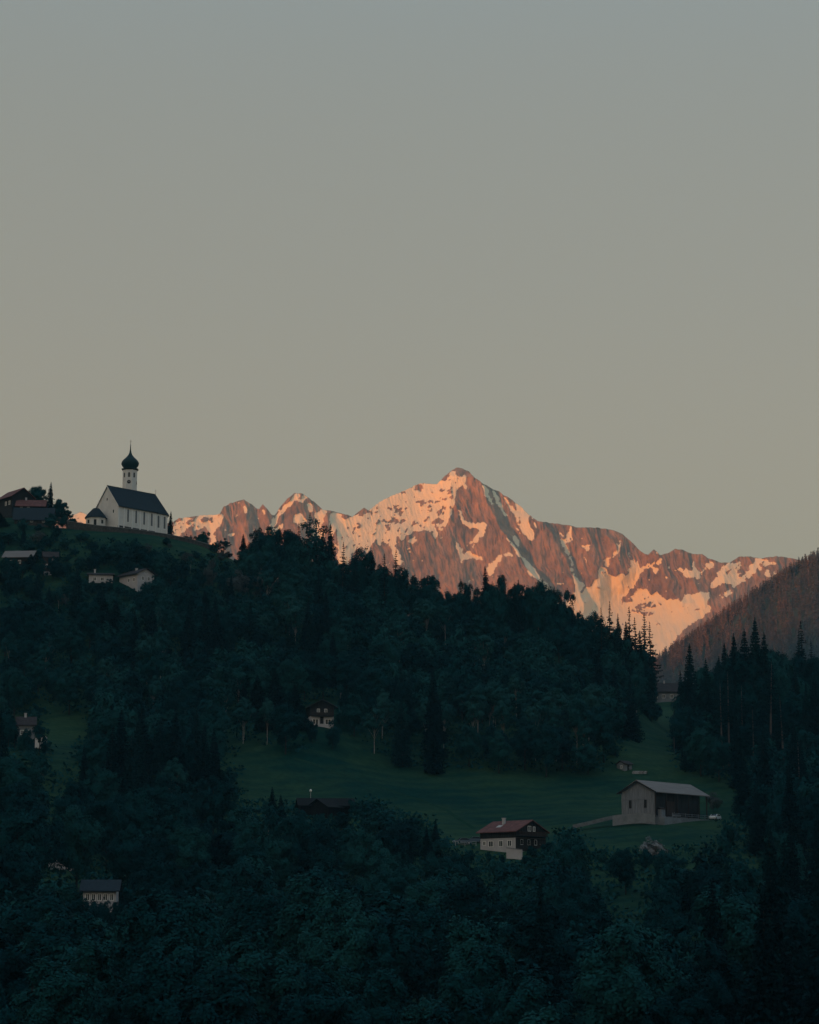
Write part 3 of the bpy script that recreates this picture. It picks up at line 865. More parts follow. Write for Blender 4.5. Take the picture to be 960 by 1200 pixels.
    f = MB().lathe([(.02, 9.0), (.2, 9.15), (.26, 9.35), (.2, 9.55), (.02, 9.7)], tx, ty, 10)
    f.v = [(v[0], v[1], v[2] + zc - .0) for v in f.v]
    f.build('finial_ball', M['metal'], dome)
    cr = MB().box(tx-.05, tx+.05, ty-.05, ty+.05, zc+9.8, zc+11.6)
    cxv = MB()
    cr.add([(tx + .45*math.cos(R(-48))*k, ty + .45*math.sin(R(-48))*k, zc+11.0 + dz) for k in (-1, 1) for dz in (-.06, .06)] +
           [(tx + .45*math.cos(R(-48))*k + .08*math.sin(R(48)), ty + .45*math.sin(R(-48))*k + .08*math.cos(R(48)), zc+11.0 + dz) for k in (-1, 1) for dz in (-.06, .06)],
           [(0,1,3,2), (4,6,7,5), (0,2,6,4), (1,5,7,3), (0,4,5,1), (2,3,7,6)])
    cr.build('tower_cross', M['metal'], dome)
    for k in range(8):
        a = R(45*k - 48)
        ux, uy = math.cos(a), math.sin(a)
        tx_, ty_ = -uy, ux
        rf = rt * .924
        def plate(b, z0, z1, d0, d1, arch):
            pts_ = [(-b, z0), (b, z0), (b, z1)] + ([(b*math.cos(q_), z1 + b*math.sin(q_)) for q_ in (R(45), R(90), R(135))] if arch else []) + [(-b, z1)]
            vs = [(tx + ux*(rf+d0) + tx_*p[0], ty + uy*(rf+d0) + ty_*p[0], p[1]) for p in pts_] + [(tx + ux*(rf+d1) + tx_*p[0], ty + uy*(rf+d1) + ty_*p[0], p[1]) for p in pts_]
            n = len(pts_)
            return MB().add(vs, [tuple(range(n)), tuple(range(2*n-1, n-1, -1))] + [(i, (i+1) % n, (i+1) % n + n, i+n) for i in range(n)])
        plate(.42, zc-3.5, zc-2.0, -.1, .03, True).build('belfry_opening', M['glass'], root)
        for bx in (-1,1):
            pass
        if k % 2 == 0:
            cl = MB()
            n = 20
            vs = [(tx + ux*(rf-.1) + tx_*.72*math.cos(2*math.pi*i/n), ty + uy*(rf-.1) + ty_*.72*math.cos(2*math.pi*i/n), zc-5.35 + .72*math.sin(2*math.pi*i/n)) for i in range(n)]
            vs += [(v[0] + ux*.16, v[1] + uy*.16, v[2]) for v in vs]
            cl.add(vs, [tuple(range(n)), tuple(range(2*n-1, n-1, -1))] + [(i, (i+1) % n, (i+1) % n + n, i+n) for i in range(n)])
            cf = cl.build('clock_face', M['brownroof'], root)
            hn = MB()
            for ang, ln in ((R(60), .5), (R(-40), .38)):
                b = [(-.04, 0), (.04, 0), (.04, ln), (-.04, ln)]
                vv = []
                for dd in (.062, .09):
                    for (p, q_) in b:
                        rx, rz_ = p*math.cos(ang) + q_*math.sin(ang), -p*math.sin(ang) + q_*math.cos(ang)
                        vv.append((tx + ux*(rf+dd) + tx_*rx, ty + uy*(rf+dd) + ty_*rx, zc-5.35 + rz_))
                hn.add(vv, [(0,1,2,3), (7,6,5,4), (0,4,5,1), (1,5,6,2), (2,6,7,3), (3,7,4,0)])
            hn.build('clock_hand', M['white'], cf)
    return root
church()

# ---- stone wall of the churchyard, following the hilltop
def strip_wall(name, pts3, h, t, mat, label, below=2.5, cap=None):
    m = MB(); c = MB()
    P3 = [Vector(p) for p in pts3]
    for a, b in zip(P3[:-1], P3[1:]):
        d = (b - a); d.z = 0; d.normalize(); n_ = Vector((-d.y, d.x, 0)) * t / 2
        vs = [a-n_-Vector((0,0,below)), a+n_-Vector((0,0,below)), b+n_-Vector((0,0,below)), b-n_-Vector((0,0,below)),
              a-n_+Vector((0,0,h)), a+n_+Vector((0,0,h)), b+n_+Vector((0,0,h)), b-n_+Vector((0,0,h))]
        fs = [(0,3,2,1), (4,5,6,7), (0,1,5,4), (1,2,6,5), (2,3,7,6), (3,0,4,7)]
        m.add(vs, fs)
        if cap:
            n2 = n_ * 1.35
            v2 = [p + (n2 if i in (1, 2) else -n2) + Vector((0, 0, h + (0.004 if i < 4 else .16))) for i, p in enumerate([a, a, b, b, a, a, b, b])]
            v2 = [a-n2+Vector((0,0,h)), a+n2+Vector((0,0,h)), b+n2+Vector((0,0,h)), b-n2+Vector((0,0,h)), a-n2+Vector((0,0,h+.15)), a+n2+Vector((0,0,h+.15)), b+n2+Vector((0,0,h+.15)), b-n2+Vector((0,0,h+.15))]
            c.add(v2, fs)
    root = empty(name, P3[0])
    tag(root, label, 'wall')
    for mm_ in (m, c): mm_.v = [tuple(Vector(v) - P3[0]) for v in mm_.v]
    m.build('masonry', M[mat], root)
    if cap: c.build('coping', M[cap], root)
    return root
strip_wall('stone_wall', [P(79, 616, 843), P(100, 619.5, 840), P(120, 622, 838), P(150, 625, 838), (P(195, 631.5, 842)), P(222, 637, 845), P(253, 646, 848)], 1.7, .7, 'stone',
           'long rubble stone wall round the churchyard on the hill crest', below=3.5, cap='concrete')

# ---- general chalet
def house(name, label, cat, loc, rot, L, W, hw, rise, s=1, below=3.0, lower='whitewall', upper=None, split=2.4, roof='redroof', over=1.0,
          side_w=(), gable_w=(), frame='white', chim=None, balcony=None, t=.2, over_b=None, doors=()):
    root = empty(name, loc, rot)
    tag(root, label, cat)
    if upper:
        m = MB(); m.box(0, L, min(0, s*W), max(0, s*W), -below, split); m.build('ground_floor_wall', M[lower], root)
        u = MB(); e = .06
        u.prism([(-s*e, split), (s*(W+e), split), (s*(W+e), hw), (s*W/2, hw+rise), (-s*e, hw)], 'x', -e, L+e)
        u.build('upper_wall', M[upper], root)
    else:
        gable_body(L, W, hw, rise, below, s).build('wall', M[lower], root)
    gable_roof(L, W, hw, rise, s, over, over, over if over_b is None else over_b, t).build('roof', M[roof], root)
    for (c, z, w, h) in side_w: window(root, 'side', c, z, w, h, s, frame, at=(-s*.06 if upper and z > split else 0))
    for (c, z, w, h) in gable_w: window(root, 'gable', c, z, w, h, s, frame, at=(-.06 if upper and z > split else 0))
    if chim: chimney(root, *chim)
    for d in doors: door(root, *d, s=s)
    if balcony:
        x, z = balcony
        b = MB(); y0, y1 = sorted((s*.3, s*(W-.3)))
        b.box(x-1.0, x, y0, y1, z-.12, z)
        bl = b.build('balcony', M['darkwood'], root)
        r_ = MB(); r_.box(x-1.0, x-.94, y0, y1, z+.8, z+.92); r_.box(x-1.0, x-.96, y0, y1, z+.1, z+.16)
        k = y0
        while k < y1:
            r_.box(x-.99, x-.95, k, k+.09, z+.0, z+.8); k += .22
        r_.build('balustrade', M['brownwood'], bl)
    return root

# red roofed farmhouse on the meadow's lower edge (ridge runs away to the left)
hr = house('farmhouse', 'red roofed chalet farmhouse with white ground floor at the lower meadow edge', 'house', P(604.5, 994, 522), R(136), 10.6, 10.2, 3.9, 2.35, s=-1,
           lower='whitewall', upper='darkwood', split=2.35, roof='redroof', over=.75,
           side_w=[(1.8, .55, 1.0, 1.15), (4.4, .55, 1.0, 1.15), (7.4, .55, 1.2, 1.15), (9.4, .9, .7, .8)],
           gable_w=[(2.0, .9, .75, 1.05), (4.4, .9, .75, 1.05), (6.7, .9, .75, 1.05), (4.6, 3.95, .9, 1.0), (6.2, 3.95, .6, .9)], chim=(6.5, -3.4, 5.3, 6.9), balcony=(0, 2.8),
           doors=[('gable', 7.9, .9, 2.0)])
# the gable's ground floor is timber clad
m = MB(); m.box(-.07, -.005, -10.22, .02, -.6, 2.3); m.build('gable_cladding', M['darkwood'], hr)
MB().slab((3.2, -.9+1.15, 4.15), (4.2, -.9+1.15, 4.15), (4.2, -1.9, 4.98), (3.2, -1.9, 4.98), .1)
sky_w = MB(); k_ = 2.35/5.1
def roofz(y): return 3.9 + .2 + (-y)*k_
sky_w.slab((6.0, -1.6, roofz(-1.6)+.09), (7.3, -1.6, roofz(-1.6)+.09), (7.3, -2.6, roofz(-2.6)+.09), (6.0, -2.6, roofz(-2.6)+.09), .1)
sky_w.build('skylight', M['metal'], hr)
tw = strip_wall('terrace_wall', [P(594, 1000, 517), P(612, 1002, 515)], 1.1, .35, 'whitewall', 'short whitewashed terrace wall below the red roofed farmhouse', below=1.5, cap='concrete')

# weathered barn on its concrete terrace
def barn():
    loc = P(767.5, 956, 560)
    root = empty('barn', loc, R(50))
    tag(root, 'weathered grey plank barn with long pale roof on concrete terrace', 'barn')
    L, W, hw, rise = 19.6, 9.6, 6.0, 2.55
    gable_body(L, W, hw, rise, 0.3).build('plank_wall', M['graywood'], root)
    MB().box(.05, L-.02, -.08, -.004, 0.1, hw-.35).build('side_boarding', M['darkwood'], root)
    gable_roof(L, W, hw, rise, 1, .9, .6, 3.6, .2).build('roof', M['grayroof'], root)
    MB().box(.01, L, .03, W, -3.2, -.3).box(-.35, L+4.5, -2.9, W+.3, -3.2, -.32).build('foundation', M['concrete'], root)
    b = MB()
    b.prism([(-1.0, hw-.62), (-1.0, hw-.32), (W/2, hw+rise+.02), (W+1.0, hw-.32), (W+1.0, hw-.62), (W/2, hw+rise-.3)], 'x', -.69, -.63)
    b.build('bargeboard', M['darkwood'], root)
    # gable: vertical battens, a mid rail and two narrow shutters
    bt = MB(); y = .3
    while y < W - .1:
        ztop = hw + rise * (1 - abs(y - W/2) / (W/2)) - .15
        bt.box(-.06, 0, y-.05, y+.05, 0, ztop); y += .72
    bt.build('batten', M['graywood'], root)
    MB().box(-.10, 0, 0, W, 4.0, 4.22).build('rail', M['graywood'], root)
    for y in (2.6, 7.0): MB().box(-.12, 0, y-.35, y+.35, 2.0, 3.9).build('shutter', M['darkwood'], root)
    # side: posts, dark open bays
    for x in (0.05, 4.8, 9.6, 14.4, 19.2): MB().box(x, x+.25, -.22, -.09, -.25, hw-.4).build('post', M['brownwood'], root)
    x = L + 3.0
    MB().box(x-.12, x+.12, -.3, -.06, -.3, hw-.45).build('roof_post', M['brownwood'], root)
    MB().box(x-.12, x+.12, W-.2, W, -.3, hw-.1).build('roof_post', M['brownwood'], root)
    door(root, 'side', 6.6, 3.6, 3.6, at=-.1, mat='brownwood', z=.1)
    MB().box(1.2, 2.9, -1.1, -.1, -.3, 1.6).build('lean_to', M['graywood'], root)
    MB().slab((1.0, -1.3, 1.7), (3.1, -1.3, 1.7), (3.1, -.1, 2.2), (1.0, -.1, 2.2), .08).build('lean_to_roof', M['brownroof'], root)
    return root
barn()
def frame_of(px, py, D, rot):
    return Matrix.Translation(P(px, py, D)) @ Matrix.Rotation(rot, 4, 'Z')
BF = frame_of(767.5, 956, 560, R(50))
def bl(x, y, z): return BF @ Vector((x, y, z))
# things stored along the terrace edge
def trough(label, x, y):
    m = MB().box(-1.3, 1.3, -.4, .4, .25, .75)
    root = empty('trough', bl(x, y, -.32), R(50)); tag(root, label, 'trough')
    m.build('basin', M['concrete'], root)
    for a in (-1.0, 1.0): MB().box(a-.12, a+.12, -.3, .3, 0, .25).build('foot', M['stone'], root)
trough('long concrete trough standing on the barn terrace', 6.2, -2.1)
def rail_fence(name, label, pts3, h=1.1, group=None, step=2.2, mat='graywood'):
    P3 = [Vector(p) for p in pts3]
    root = empty(name, P3[0]); tag(root, label, 'fence', group)
    post = MB().box(-.06, .06, -.06, .06, -.6, h).mesh('post')
    post.materials.append(M[mat])
    rails = MB()
    for a, b in zip(P3[:-1], P3[1:]):
        n = max(1, int((b - a).length / step))
        for i in range(n + 1):
            o = bpy.data.objects.new('post', post); COL.objects.link(o); o.parent = root; o.location = a.lerp(b, i/n) - P3[0]
        for z in (.5, .95):
            rails.tube([a - P3[0] + Vector((0,0,z)), b - P3[0] + Vector((0,0,z))], [.05, .05], 5)
    rails.build('rail', M[mat], root)
    return root
rail_fence('rail_fence', 'grey rail fence along the outer edge of the barn terrace', [bl(3.4, -2.75, -.32), bl(12, -2.75, -.32), bl(L_ := 20.5, -2.75, -.32)])
# ramp of gravel up to the barn, held by a low wall
def draped(name, pts3, w, mat, lift=.06, kind='structure'):
    P3 = [Vector(p) for p in pts3]
    vs, fs = [], []
    dense = []
    for a, b in zip(P3[:-1], P3[1:]):
        n = max(1, int((b - a).length / 3))
        dense += [a.lerp(b, i/n) for i in range(n)]
    dense.append(P3[-1])
    for i, p in enumerate(dense):
        d = dense[min(i+1, len(dense)-1)] - dense[max(i-1, 0)]; d.z = 0; d.normalize()
        n_ = Vector((-d.y, d.x, 0))
        for k in (-1, -.33, .33, 1):
            q = p + n_ * (w/2*k)
            vs.append((q.x, q.y, Hg(q.x, q.y) + lift))
    for i in range(len(dense)-1):
        for k in range(3):
            a = i*4 + k
            fs.append((a, a+1, a+5, a+4))
    o = MB().add(vs, fs).build(name, M[mat]); tag(o, kind=kind)
    return o
def ramp():
    a = bl(-.6, 8.0, -.9); pr = [P(672, 966.5, 556), P(690, 962.5, 557), P(706, 958.5, 558), P(722, 955.0, 560), P(745, 953.5, 560.5), P(768, 953.5, 556.5)]
    m = MB()
    for p, q in zip(pr[:-1], pr[1:]):
        for (u, v, dn) in ((0, 2.6, .9),):
            vs = [p, q, q + Vector((0, v, .05)), p + Vector((0, v, .05))]
            vs = [Vector(x) for x in vs]; lo = [x - Vector((0, 0, dn)) for x in vs]
            m.add(vs + lo, [(0,1,2,3), (7,6,5,4), (0,4,5,1), (1,5,6,2), (2,6,7,3), (3,7,4,0)])
    tag(m.build('ramp_road', M['gravel']), kind='structure')
ramp()
strip_wall('retaining_wall', [P(718, 961.0, 556.5), P(735, 959, 556), P(752, 957.5, 555), P(768, 959.5, 554)], .95, .3, 'concrete', 'low pale retaining wall under the barn gable', below=1.4)

# parked vehicles
def car(label, loc, rot, paint, cat='car', group=None, Lc=4.2, van=False):
    root = empty('parked_car', loc, rot); tag(root, label, cat, group)
    hgt = 1.45
    prof = [(-2.05, .32), (-2.1, .75), (-1.95, .92), (-1.0, 1.0), (-.45, hgt-.02), (.9, hgt), (1.75, 1.02), (2.05, .92), (2.1, .35)]
    m = MB().prism(prof, 'y', -.84, .84)
    b = m.build('body', M[paint], root)
    gl = MB().prism([(-.88, 1.03), (-.45, hgt-.1), (.86, hgt-.1), (1.5, 1.03)], 'y', -.86, .86); gl.build('side_glass', M['glass'], root)
    ws = MB().slab((-.97, -.7, 1.04), (-.5, -.66, hgt-.05), (-.5, .66, hgt-.05), (-.97, .7, 1.04), .05); ws.v = [(v[0]-.03, v[1], v[2]+.03) for v in ws.v]; ws.build('windscreen', M['glass'], root)
    wm = MB()
    wm.prism([(.33*math.cos(2*math.pi*k/16), .33 + .33*math.sin(2*math.pi*k/16)) for k in range(16)], 'y', -.1, .1)
    wme = wm.mesh('wheel'); wme.materials.append(M['rubber'])
    hub = MB().prism([(.19*math.cos(2*math.pi*k/12), .33 + .19*math.sin(2*math.pi*k/12)) for k in range(12)], 'y', -.115, .115).mesh('rim'); hub.materials.append(M['metal'])
    for x in (-1.3, 1.3):
        for y in (-.78, .78):
            o = bpy.data.objects.new('wheel', wme); COL.objects.link(o); o.parent = root; o.location = (x, y, 0)
            h_ = bpy.data.objects.new('rim', hub); COL.objects.link(h_); h_.parent = o
    for y in (-.62, .62):
        MB().box(-2.12, -2.05, y-.15, y+.15, .62, .76).build('headlight', M['white'], root)
    return root
def on_ground(px, D, sink=0.0): return ground(px, D, sink)
cw = P(838, 953.6, 575)
cw.z = Hg(cw.x, cw.y)
car('white car parked beside the far end of the grey barn', cw, R(62), 'carwhite')
g1 = ground_row(542, 990, 480); g2 = ground_row(556, 988.5, 480)
car('blue grey car parked beside the farmhouse, the one further from it', g1, R(15), 'carblue')
car('blue grey car parked close against the farmhouse side', g2, R(10), 'carblue')

# hut and stacked logs above the barn
house('garden_hut', 'small pale hut with dark roof in the meadow above the barn', 'hut', ground_row(732, 905, 590), R(40), 3.0, 3.0, 2.1, .8, below=1.5, lower='concrete', roof='brownroof', over=.35,
      gable_w=[(1.2, .9, .6, .7)], doors=[('side', 1.5, .8, 1.8)])
def logs(label, c, rot, n=9):
    root = empty('log_pile', c, rot); tag(root, label, 'log pile')
    rnd = random.Random(4)
    lg = MB().tube([(-2.0, 0, 0), (2.0, 0, 0)], [.17, .15], 8).mesh('log'); lg.materials.append(M['palebark'])
    for i in range(n):
        row = 0 if i < 4 else 1 if i < 7 else 2
        k = i if i < 4 else i - 4 if i < 7 else i - 7
        o = bpy.data.objects.new('log', lg); COL.objects.link(o); o.parent = root
        o.location = (rnd.uniform(-.2, .2), (k + row*.5) * .34, .17 + row*.29)
gl_ = ground_row(750, 908, 590)
logs('low pile of pale logs on the grass beside the small hut', gl_, R(5))

# white front chalet at the top edge of the meadow, gable to the valley
house('chalet', 'small dark timber chalet with white ground floor at the upper wood edge', 'house', P(364, 848, 652), R(102), 8.0, 6.6, 5.0, 1.7, s=-1, below=2, lower='whitewall', upper='darkwood', split=2.1, roof='brownroof', over=1.0,
      gable_w=[(1.4, -.1, 1.5, 1.35), (5.0, -.1, 1.5, 1.35), (2.2, 3.2, .6, .9), (4.3, 3.2, .6, .9)], doors=[('gable', 3.2, 1.0, 2.0)], balcony=(0, 2.25))
# farmhouse seen in the gap between the woods
house('gap_farmhouse', 'wide plastered farmhouse with brown roof in the gap between the woods', 'house', P(763, 821, 915), R(-4), 12.5, 9.0, 3.8, 3.4, below=2, lower='concrete', roof='brownroof', over=.8,
      side_w=[(2.0, 1.0, 1.0, 1.3), (5.0, 1.0, 1.0, 1.3), (8.2, 1.0, 1.0, 1.3)], chim=(5.5, 4.5, 7.0, 8.2))
# white twin house below the church
house('white_house', 'white house with low grey roof below the church, the flatter left one', 'house', P(104, 684.5, 790), R(8), 8.2, 7.0, 3.4, .9, below=3, lower='whitewall', roof='brownroof', over=.6,
      side_w=[(2.0, 1.3, .9, 1.1), (4.6, 1.3, .9, 1.1)], chim=(2.0, 3.5, 4.0, 5.6))
house('white_chalet', 'white house with brown tiled roof and lit gable below the church', 'house', P(161, 689, 785), R(133), 10.5, 7.0, 5.3, 1.7, s=-1, below=3, lower='whitewall', roof='brownroof', over=.9,
      side_w=[(2.0, 2.6, .9, 1.1), (5.0, 2.6, .9, 1.1)], gable_w=[(2.2, 3.0, .8, 1.2), (4.7, 3.0, .8, 1.2), (3.5, 5.3, .6, .6)], chim=(5.0, -3.2, 6.2, 7.6))
# hamlet at the left edge of the hilltop
house('timber_house', 'tall dark timber house with red roof at the hamlet edge', 'house', P(14, 603, 852), R(128), 11, 8.6, 7.4, 3.1, s=-1, below=3, lower='darkwood', roof='redroof', over=.9,
      side_w=[(2.2, 4.2, 1.0, 1.3), (5.0, 4.2, 1.0, 1.3)], gable_w=[(2.4, 4.2, .9, 1.2), (6.0, 4.2, .9, 1.2)], balcony=(0, 3.4))
house('red_roof_house', 'long dark house with low red roof in the hilltop hamlet', 'house', P(19.5, 607, 850), R(5), 10.0, 7.5, 4.8, 2.6, below=3, lower='darkwood', roof='redroof', over=.7,
      side_w=[(1.6, 3.2, .8, .9), (4.2, 3.2, .8, .9)], chim=(3.0, 3.75, 7.0, 8.3))
house('slate_roof_shed', 'broad shed with large dark slate roof before the hamlet', 'shed', P(17, 613, 838), R(4), 13.6, 7.5, 1.9, 4.4, below=2, lower='stone', roof='slate', over=.8,
      side_w=[(2.0, .5, .8, .8), (6.2, .5, .8, .8), (10.5, .5, .8, .8)])
# houses half hidden on the left slope
house('slope_chalet', 'dark chalet with mossy roof half hidden on the left slope', 'house', P(5, 664, 802), R(-6), 9.5, 7, 3.6, 2.3, below=3, lower='darkwood', roof='grayroof', over=.9,
      side_w=[(2.2, 1.1, .8, 1.0), (5.4, 1.1, .8, 1.0)])
house('narrow_house', 'narrow dark house with white window frames behind slope trees', 'house', P(51, 677, 795), R(12), 4.6, 5, 7.6, 1.8, below=3, lower='whitewall', upper='brownwood', split=2.2, roof='brownroof', over=.6,
      side_w=[(1.2, .7, .8, 1.0), (3.2, .7, .8, 1.0), (1.2, 3.6, .8, 1.1), (3.2, 3.6, .8, 1.1), (3.2, 5.8, .6, .9)])
house('grey_house', 'pale grey house beside the small left clearing', 'house', P(20, 866, 598), R(10), 4.4, 5.0, 3.8, 2.0, below=3, lower='concrete', roof='brownroof', over=.5,
      side_w=[(1.2, 1.2, .7, 1.0), (3.0, 1.2, .7, 1.0)], chim=(2.0, 2.5, 4.8, 6.8))
house('white_shed', 'little white shed with flat roof beside the small left clearing', 'shed', P(41, 869.5, 592), R(-12), 2.4, 2.2, 1.25, .3, below=1.5, lower='white', roof='brownroof', over=.12, t=.08, doors=[('side', 1.2, .8, 1.1)])
# house deep in the lower left wood
house('valley_house', 'white fronted house with slate roof deep in the lower left wood', 'house', P(97, 1070, 430), R(3), 6.0, 6.5, 4.2, 1.7, below=4, lower='whitewall', roof='slate', over=.7,
      side_w=[(.8, 2.3, .55, 1.1), (1.9, 2.3, .55, 1.1), (3.0, 2.3, .55, 1.1), (4.1, 2.3, .55, 1.1), (5.2, 2.3, .55, 1.1)])
house('edge_house', 'grey roofed house showing only its roof in the left wood', 'house', P(57, 1012, 478), R(8), 5.2, 5.2, 2.2, .9, below=3, lower='whitewall', roof='grayroof', over=.5, side_w=[(1.5, .8, .7, .9), (3.8, .8, .7, .9)])
# dark low barn above the lower wood
house('dark_barn', 'low black timber barn above the lower wood, left of the meadow', 'barn', P(352, 958, 556), R(8), 12.5, 6.0, 3.0, 1.6, below=2, lower='blackwood', roof='blackwood', over=.7)
house('small_dark_barn', 'small dark gabled barn beside the long black barn', 'barn', P(384, 957, 553), R(52), 6.5, 6.0, 2.4, 1.7, below=2, lower='blackwood', roof='blackwood', over=.6)
# street lamp by the dark barn
def lamp(px, D, label):
    root = empty('street_lamp', ground(px, D), 0); tag(root, label, 'street lamp')
    MB().tube([(0,0,-.5), (0,0,4.6)], [.07, .05], 8).build('pole', M['metal'], root)
    MB().lathe([(.05, 4.6), (.26, 4.75), (.3, 5.0), (.2, 5.2), (.03, 5.3)], 0, 0, 12).build('lamp_head', M['white'], root, True)
lp = P(364, 938.5, 566)
lamp(364, 566, 'street lamp with white head above the black barn')
# worn track across the meadow
draped('path', [ground_row(345, 890, 560), ground_row(372, 898, 560), ground_row(400, 908, 550), ground_row(440, 921, 540), ground_row(490, 937, 530), ground_row(525, 951, 520), ground_row(556, 972, 500)], 1.3, 'track' if 'track' in M else 'gravel', .05)
# farm fence left of the farmhouse
rail_fence('pasture_fence', 'grey pasture fence running left from the farmhouse', [ground_row(534, 992, 480), ground_row(545, 992, 480), ground_row(558, 992, 480)], 1.1, mat='metal')

# ------------------------------------------------------------------ trees
def quads(cent, nrm, tan, w, h):
    """arrays -> leaf shaped quads"""
    bit = np.cross(nrm, tan)
    a = cent - tan * h[:, None]; c = cent + tan * h[:, None]
    b = cent + bit * w[:, None] + tan * (h * .1)[:, None]; d = cent - bit * w[:, None] + tan * (h * .1)[:, None]
    v = np.stack([a, b, c, d], 1).reshape(-1, 3)
    f = np.arange(len(v)).reshape(-1, 4)
    return v, f
def unit(a): return a / (np.linalg.norm(a, axis=-1, keepdims=True) + 1e-9)

def broad_meshes(seed, hgt=15.0, rad=5.2, nl=5200, base=.18, leaf=.26, gap=0.0, lobes=26, flat=1.0, stem=.016):
    rs = np.random.RandomState(seed); rnd = random.Random(seed)
    # lobes spread through an egg shaped envelope
    L_ = []
    tries = 0
    while len(L_) < lobes and tries < 4000:
        tries += 1
        d = rs.normal(size=3); d /= np.linalg.norm(d)
        rr_ = rs.uniform(.2, .86)
        t = d * rr_
        z = hgt * (base + (1 - base) * (.5 + .5 * t[2]))
        shape = (1 - max(t[2], 0) * .25) * (1 - max(-t[2], 0) * .15)
        p = np.array([t[0] * rad * shape, t[1] * rad * shape * flat, z])
        lr = rs.uniform(.14, .27) * rad
        if all(np.linalg.norm(p - q[0]) > .36 * (lr + q[1]) for q in L_): L_.append((p, lr))
    cents, nrms = [], []
    tot = sum(l[1] ** 2 for l in L_)
    for p, lr in L_:
        n = int(nl * lr ** 2 / tot)
        d = unit(rs.normal(size=(n, 3)))
        d[:, 2] = np.where(rs.rand(n) < .65, np.abs(d[:, 2]), d[:, 2])
        r_ = lr * (rs.uniform(.55, 1.0, n) ** .5) * (1 + .35 * rs.normal(size=n) * .5)
        c = p + d * r_[:, None] * np.array([.9, .9, 1.15])
        # leave gaps between twigs
        tw = vnoise(c[:, 0] * 1.1 + seed, c[:, 2] * 1.1 + c[:, 1] * .9, seed)
        keep = tw > .26 + gap
        cents.append(c[keep]); oc = unit((c[keep] - np.array([0, 0, hgt * (base + .35)])) / np.array([rad, rad, hgt * .5])); nrms.append(unit(d[keep] * .9 + oc * .6 + rs.normal(size=(keep.sum(), 3)) * .42 + np.array([0, 0, .2])))
    c = np.concatenate(cents); nn = np.concatenate(nrms)
    tg = unit(np.cross(nn, rs.normal(size=c.shape)))
    s = leaf * rs.uniform(.6, 1.35, len(c))
    v, f = quads(c, nn, tg, s * .62, s)
    crown = mesh_np('crown', v, f)
    tr = MB()
    lean = rs.uniform(-.4, .4, 2)
    top = np.array([lean[0], lean[1], hgt * .72])
    n = 6
    pts_ = [(lean[0]*(i/n)**2, lean[1]*(i/n)**2, -1.0 + (hgt*.75+1)*i/n) for i in range(n+1)]
    r0 = stem * hgt
    tr.tube(pts_, [r0*(1-.82*i/n) for i in range(n+1)], 7)
    for p, lr in sorted(L_, key=lambda q: -q[1])[:12]:
        zb = min(max(hgt*.14, p[2] * .55), hgt * .6)
        k = (zb + 1) / (hgt*.75+1)
        st = (lean[0]*k*k, lean[1]*k*k, zb)
        mid = (st[0]*.5 + p[0]*.5, st[1]*.5 + p[1]*.5, st[2]*.4 + p[2]*.6 - .3)
        tr.tube([st, mid, tuple(p)], [r0*.4, r0*.22, r0*.06], 5)
    return crown, tr.mesh('trunk', True)

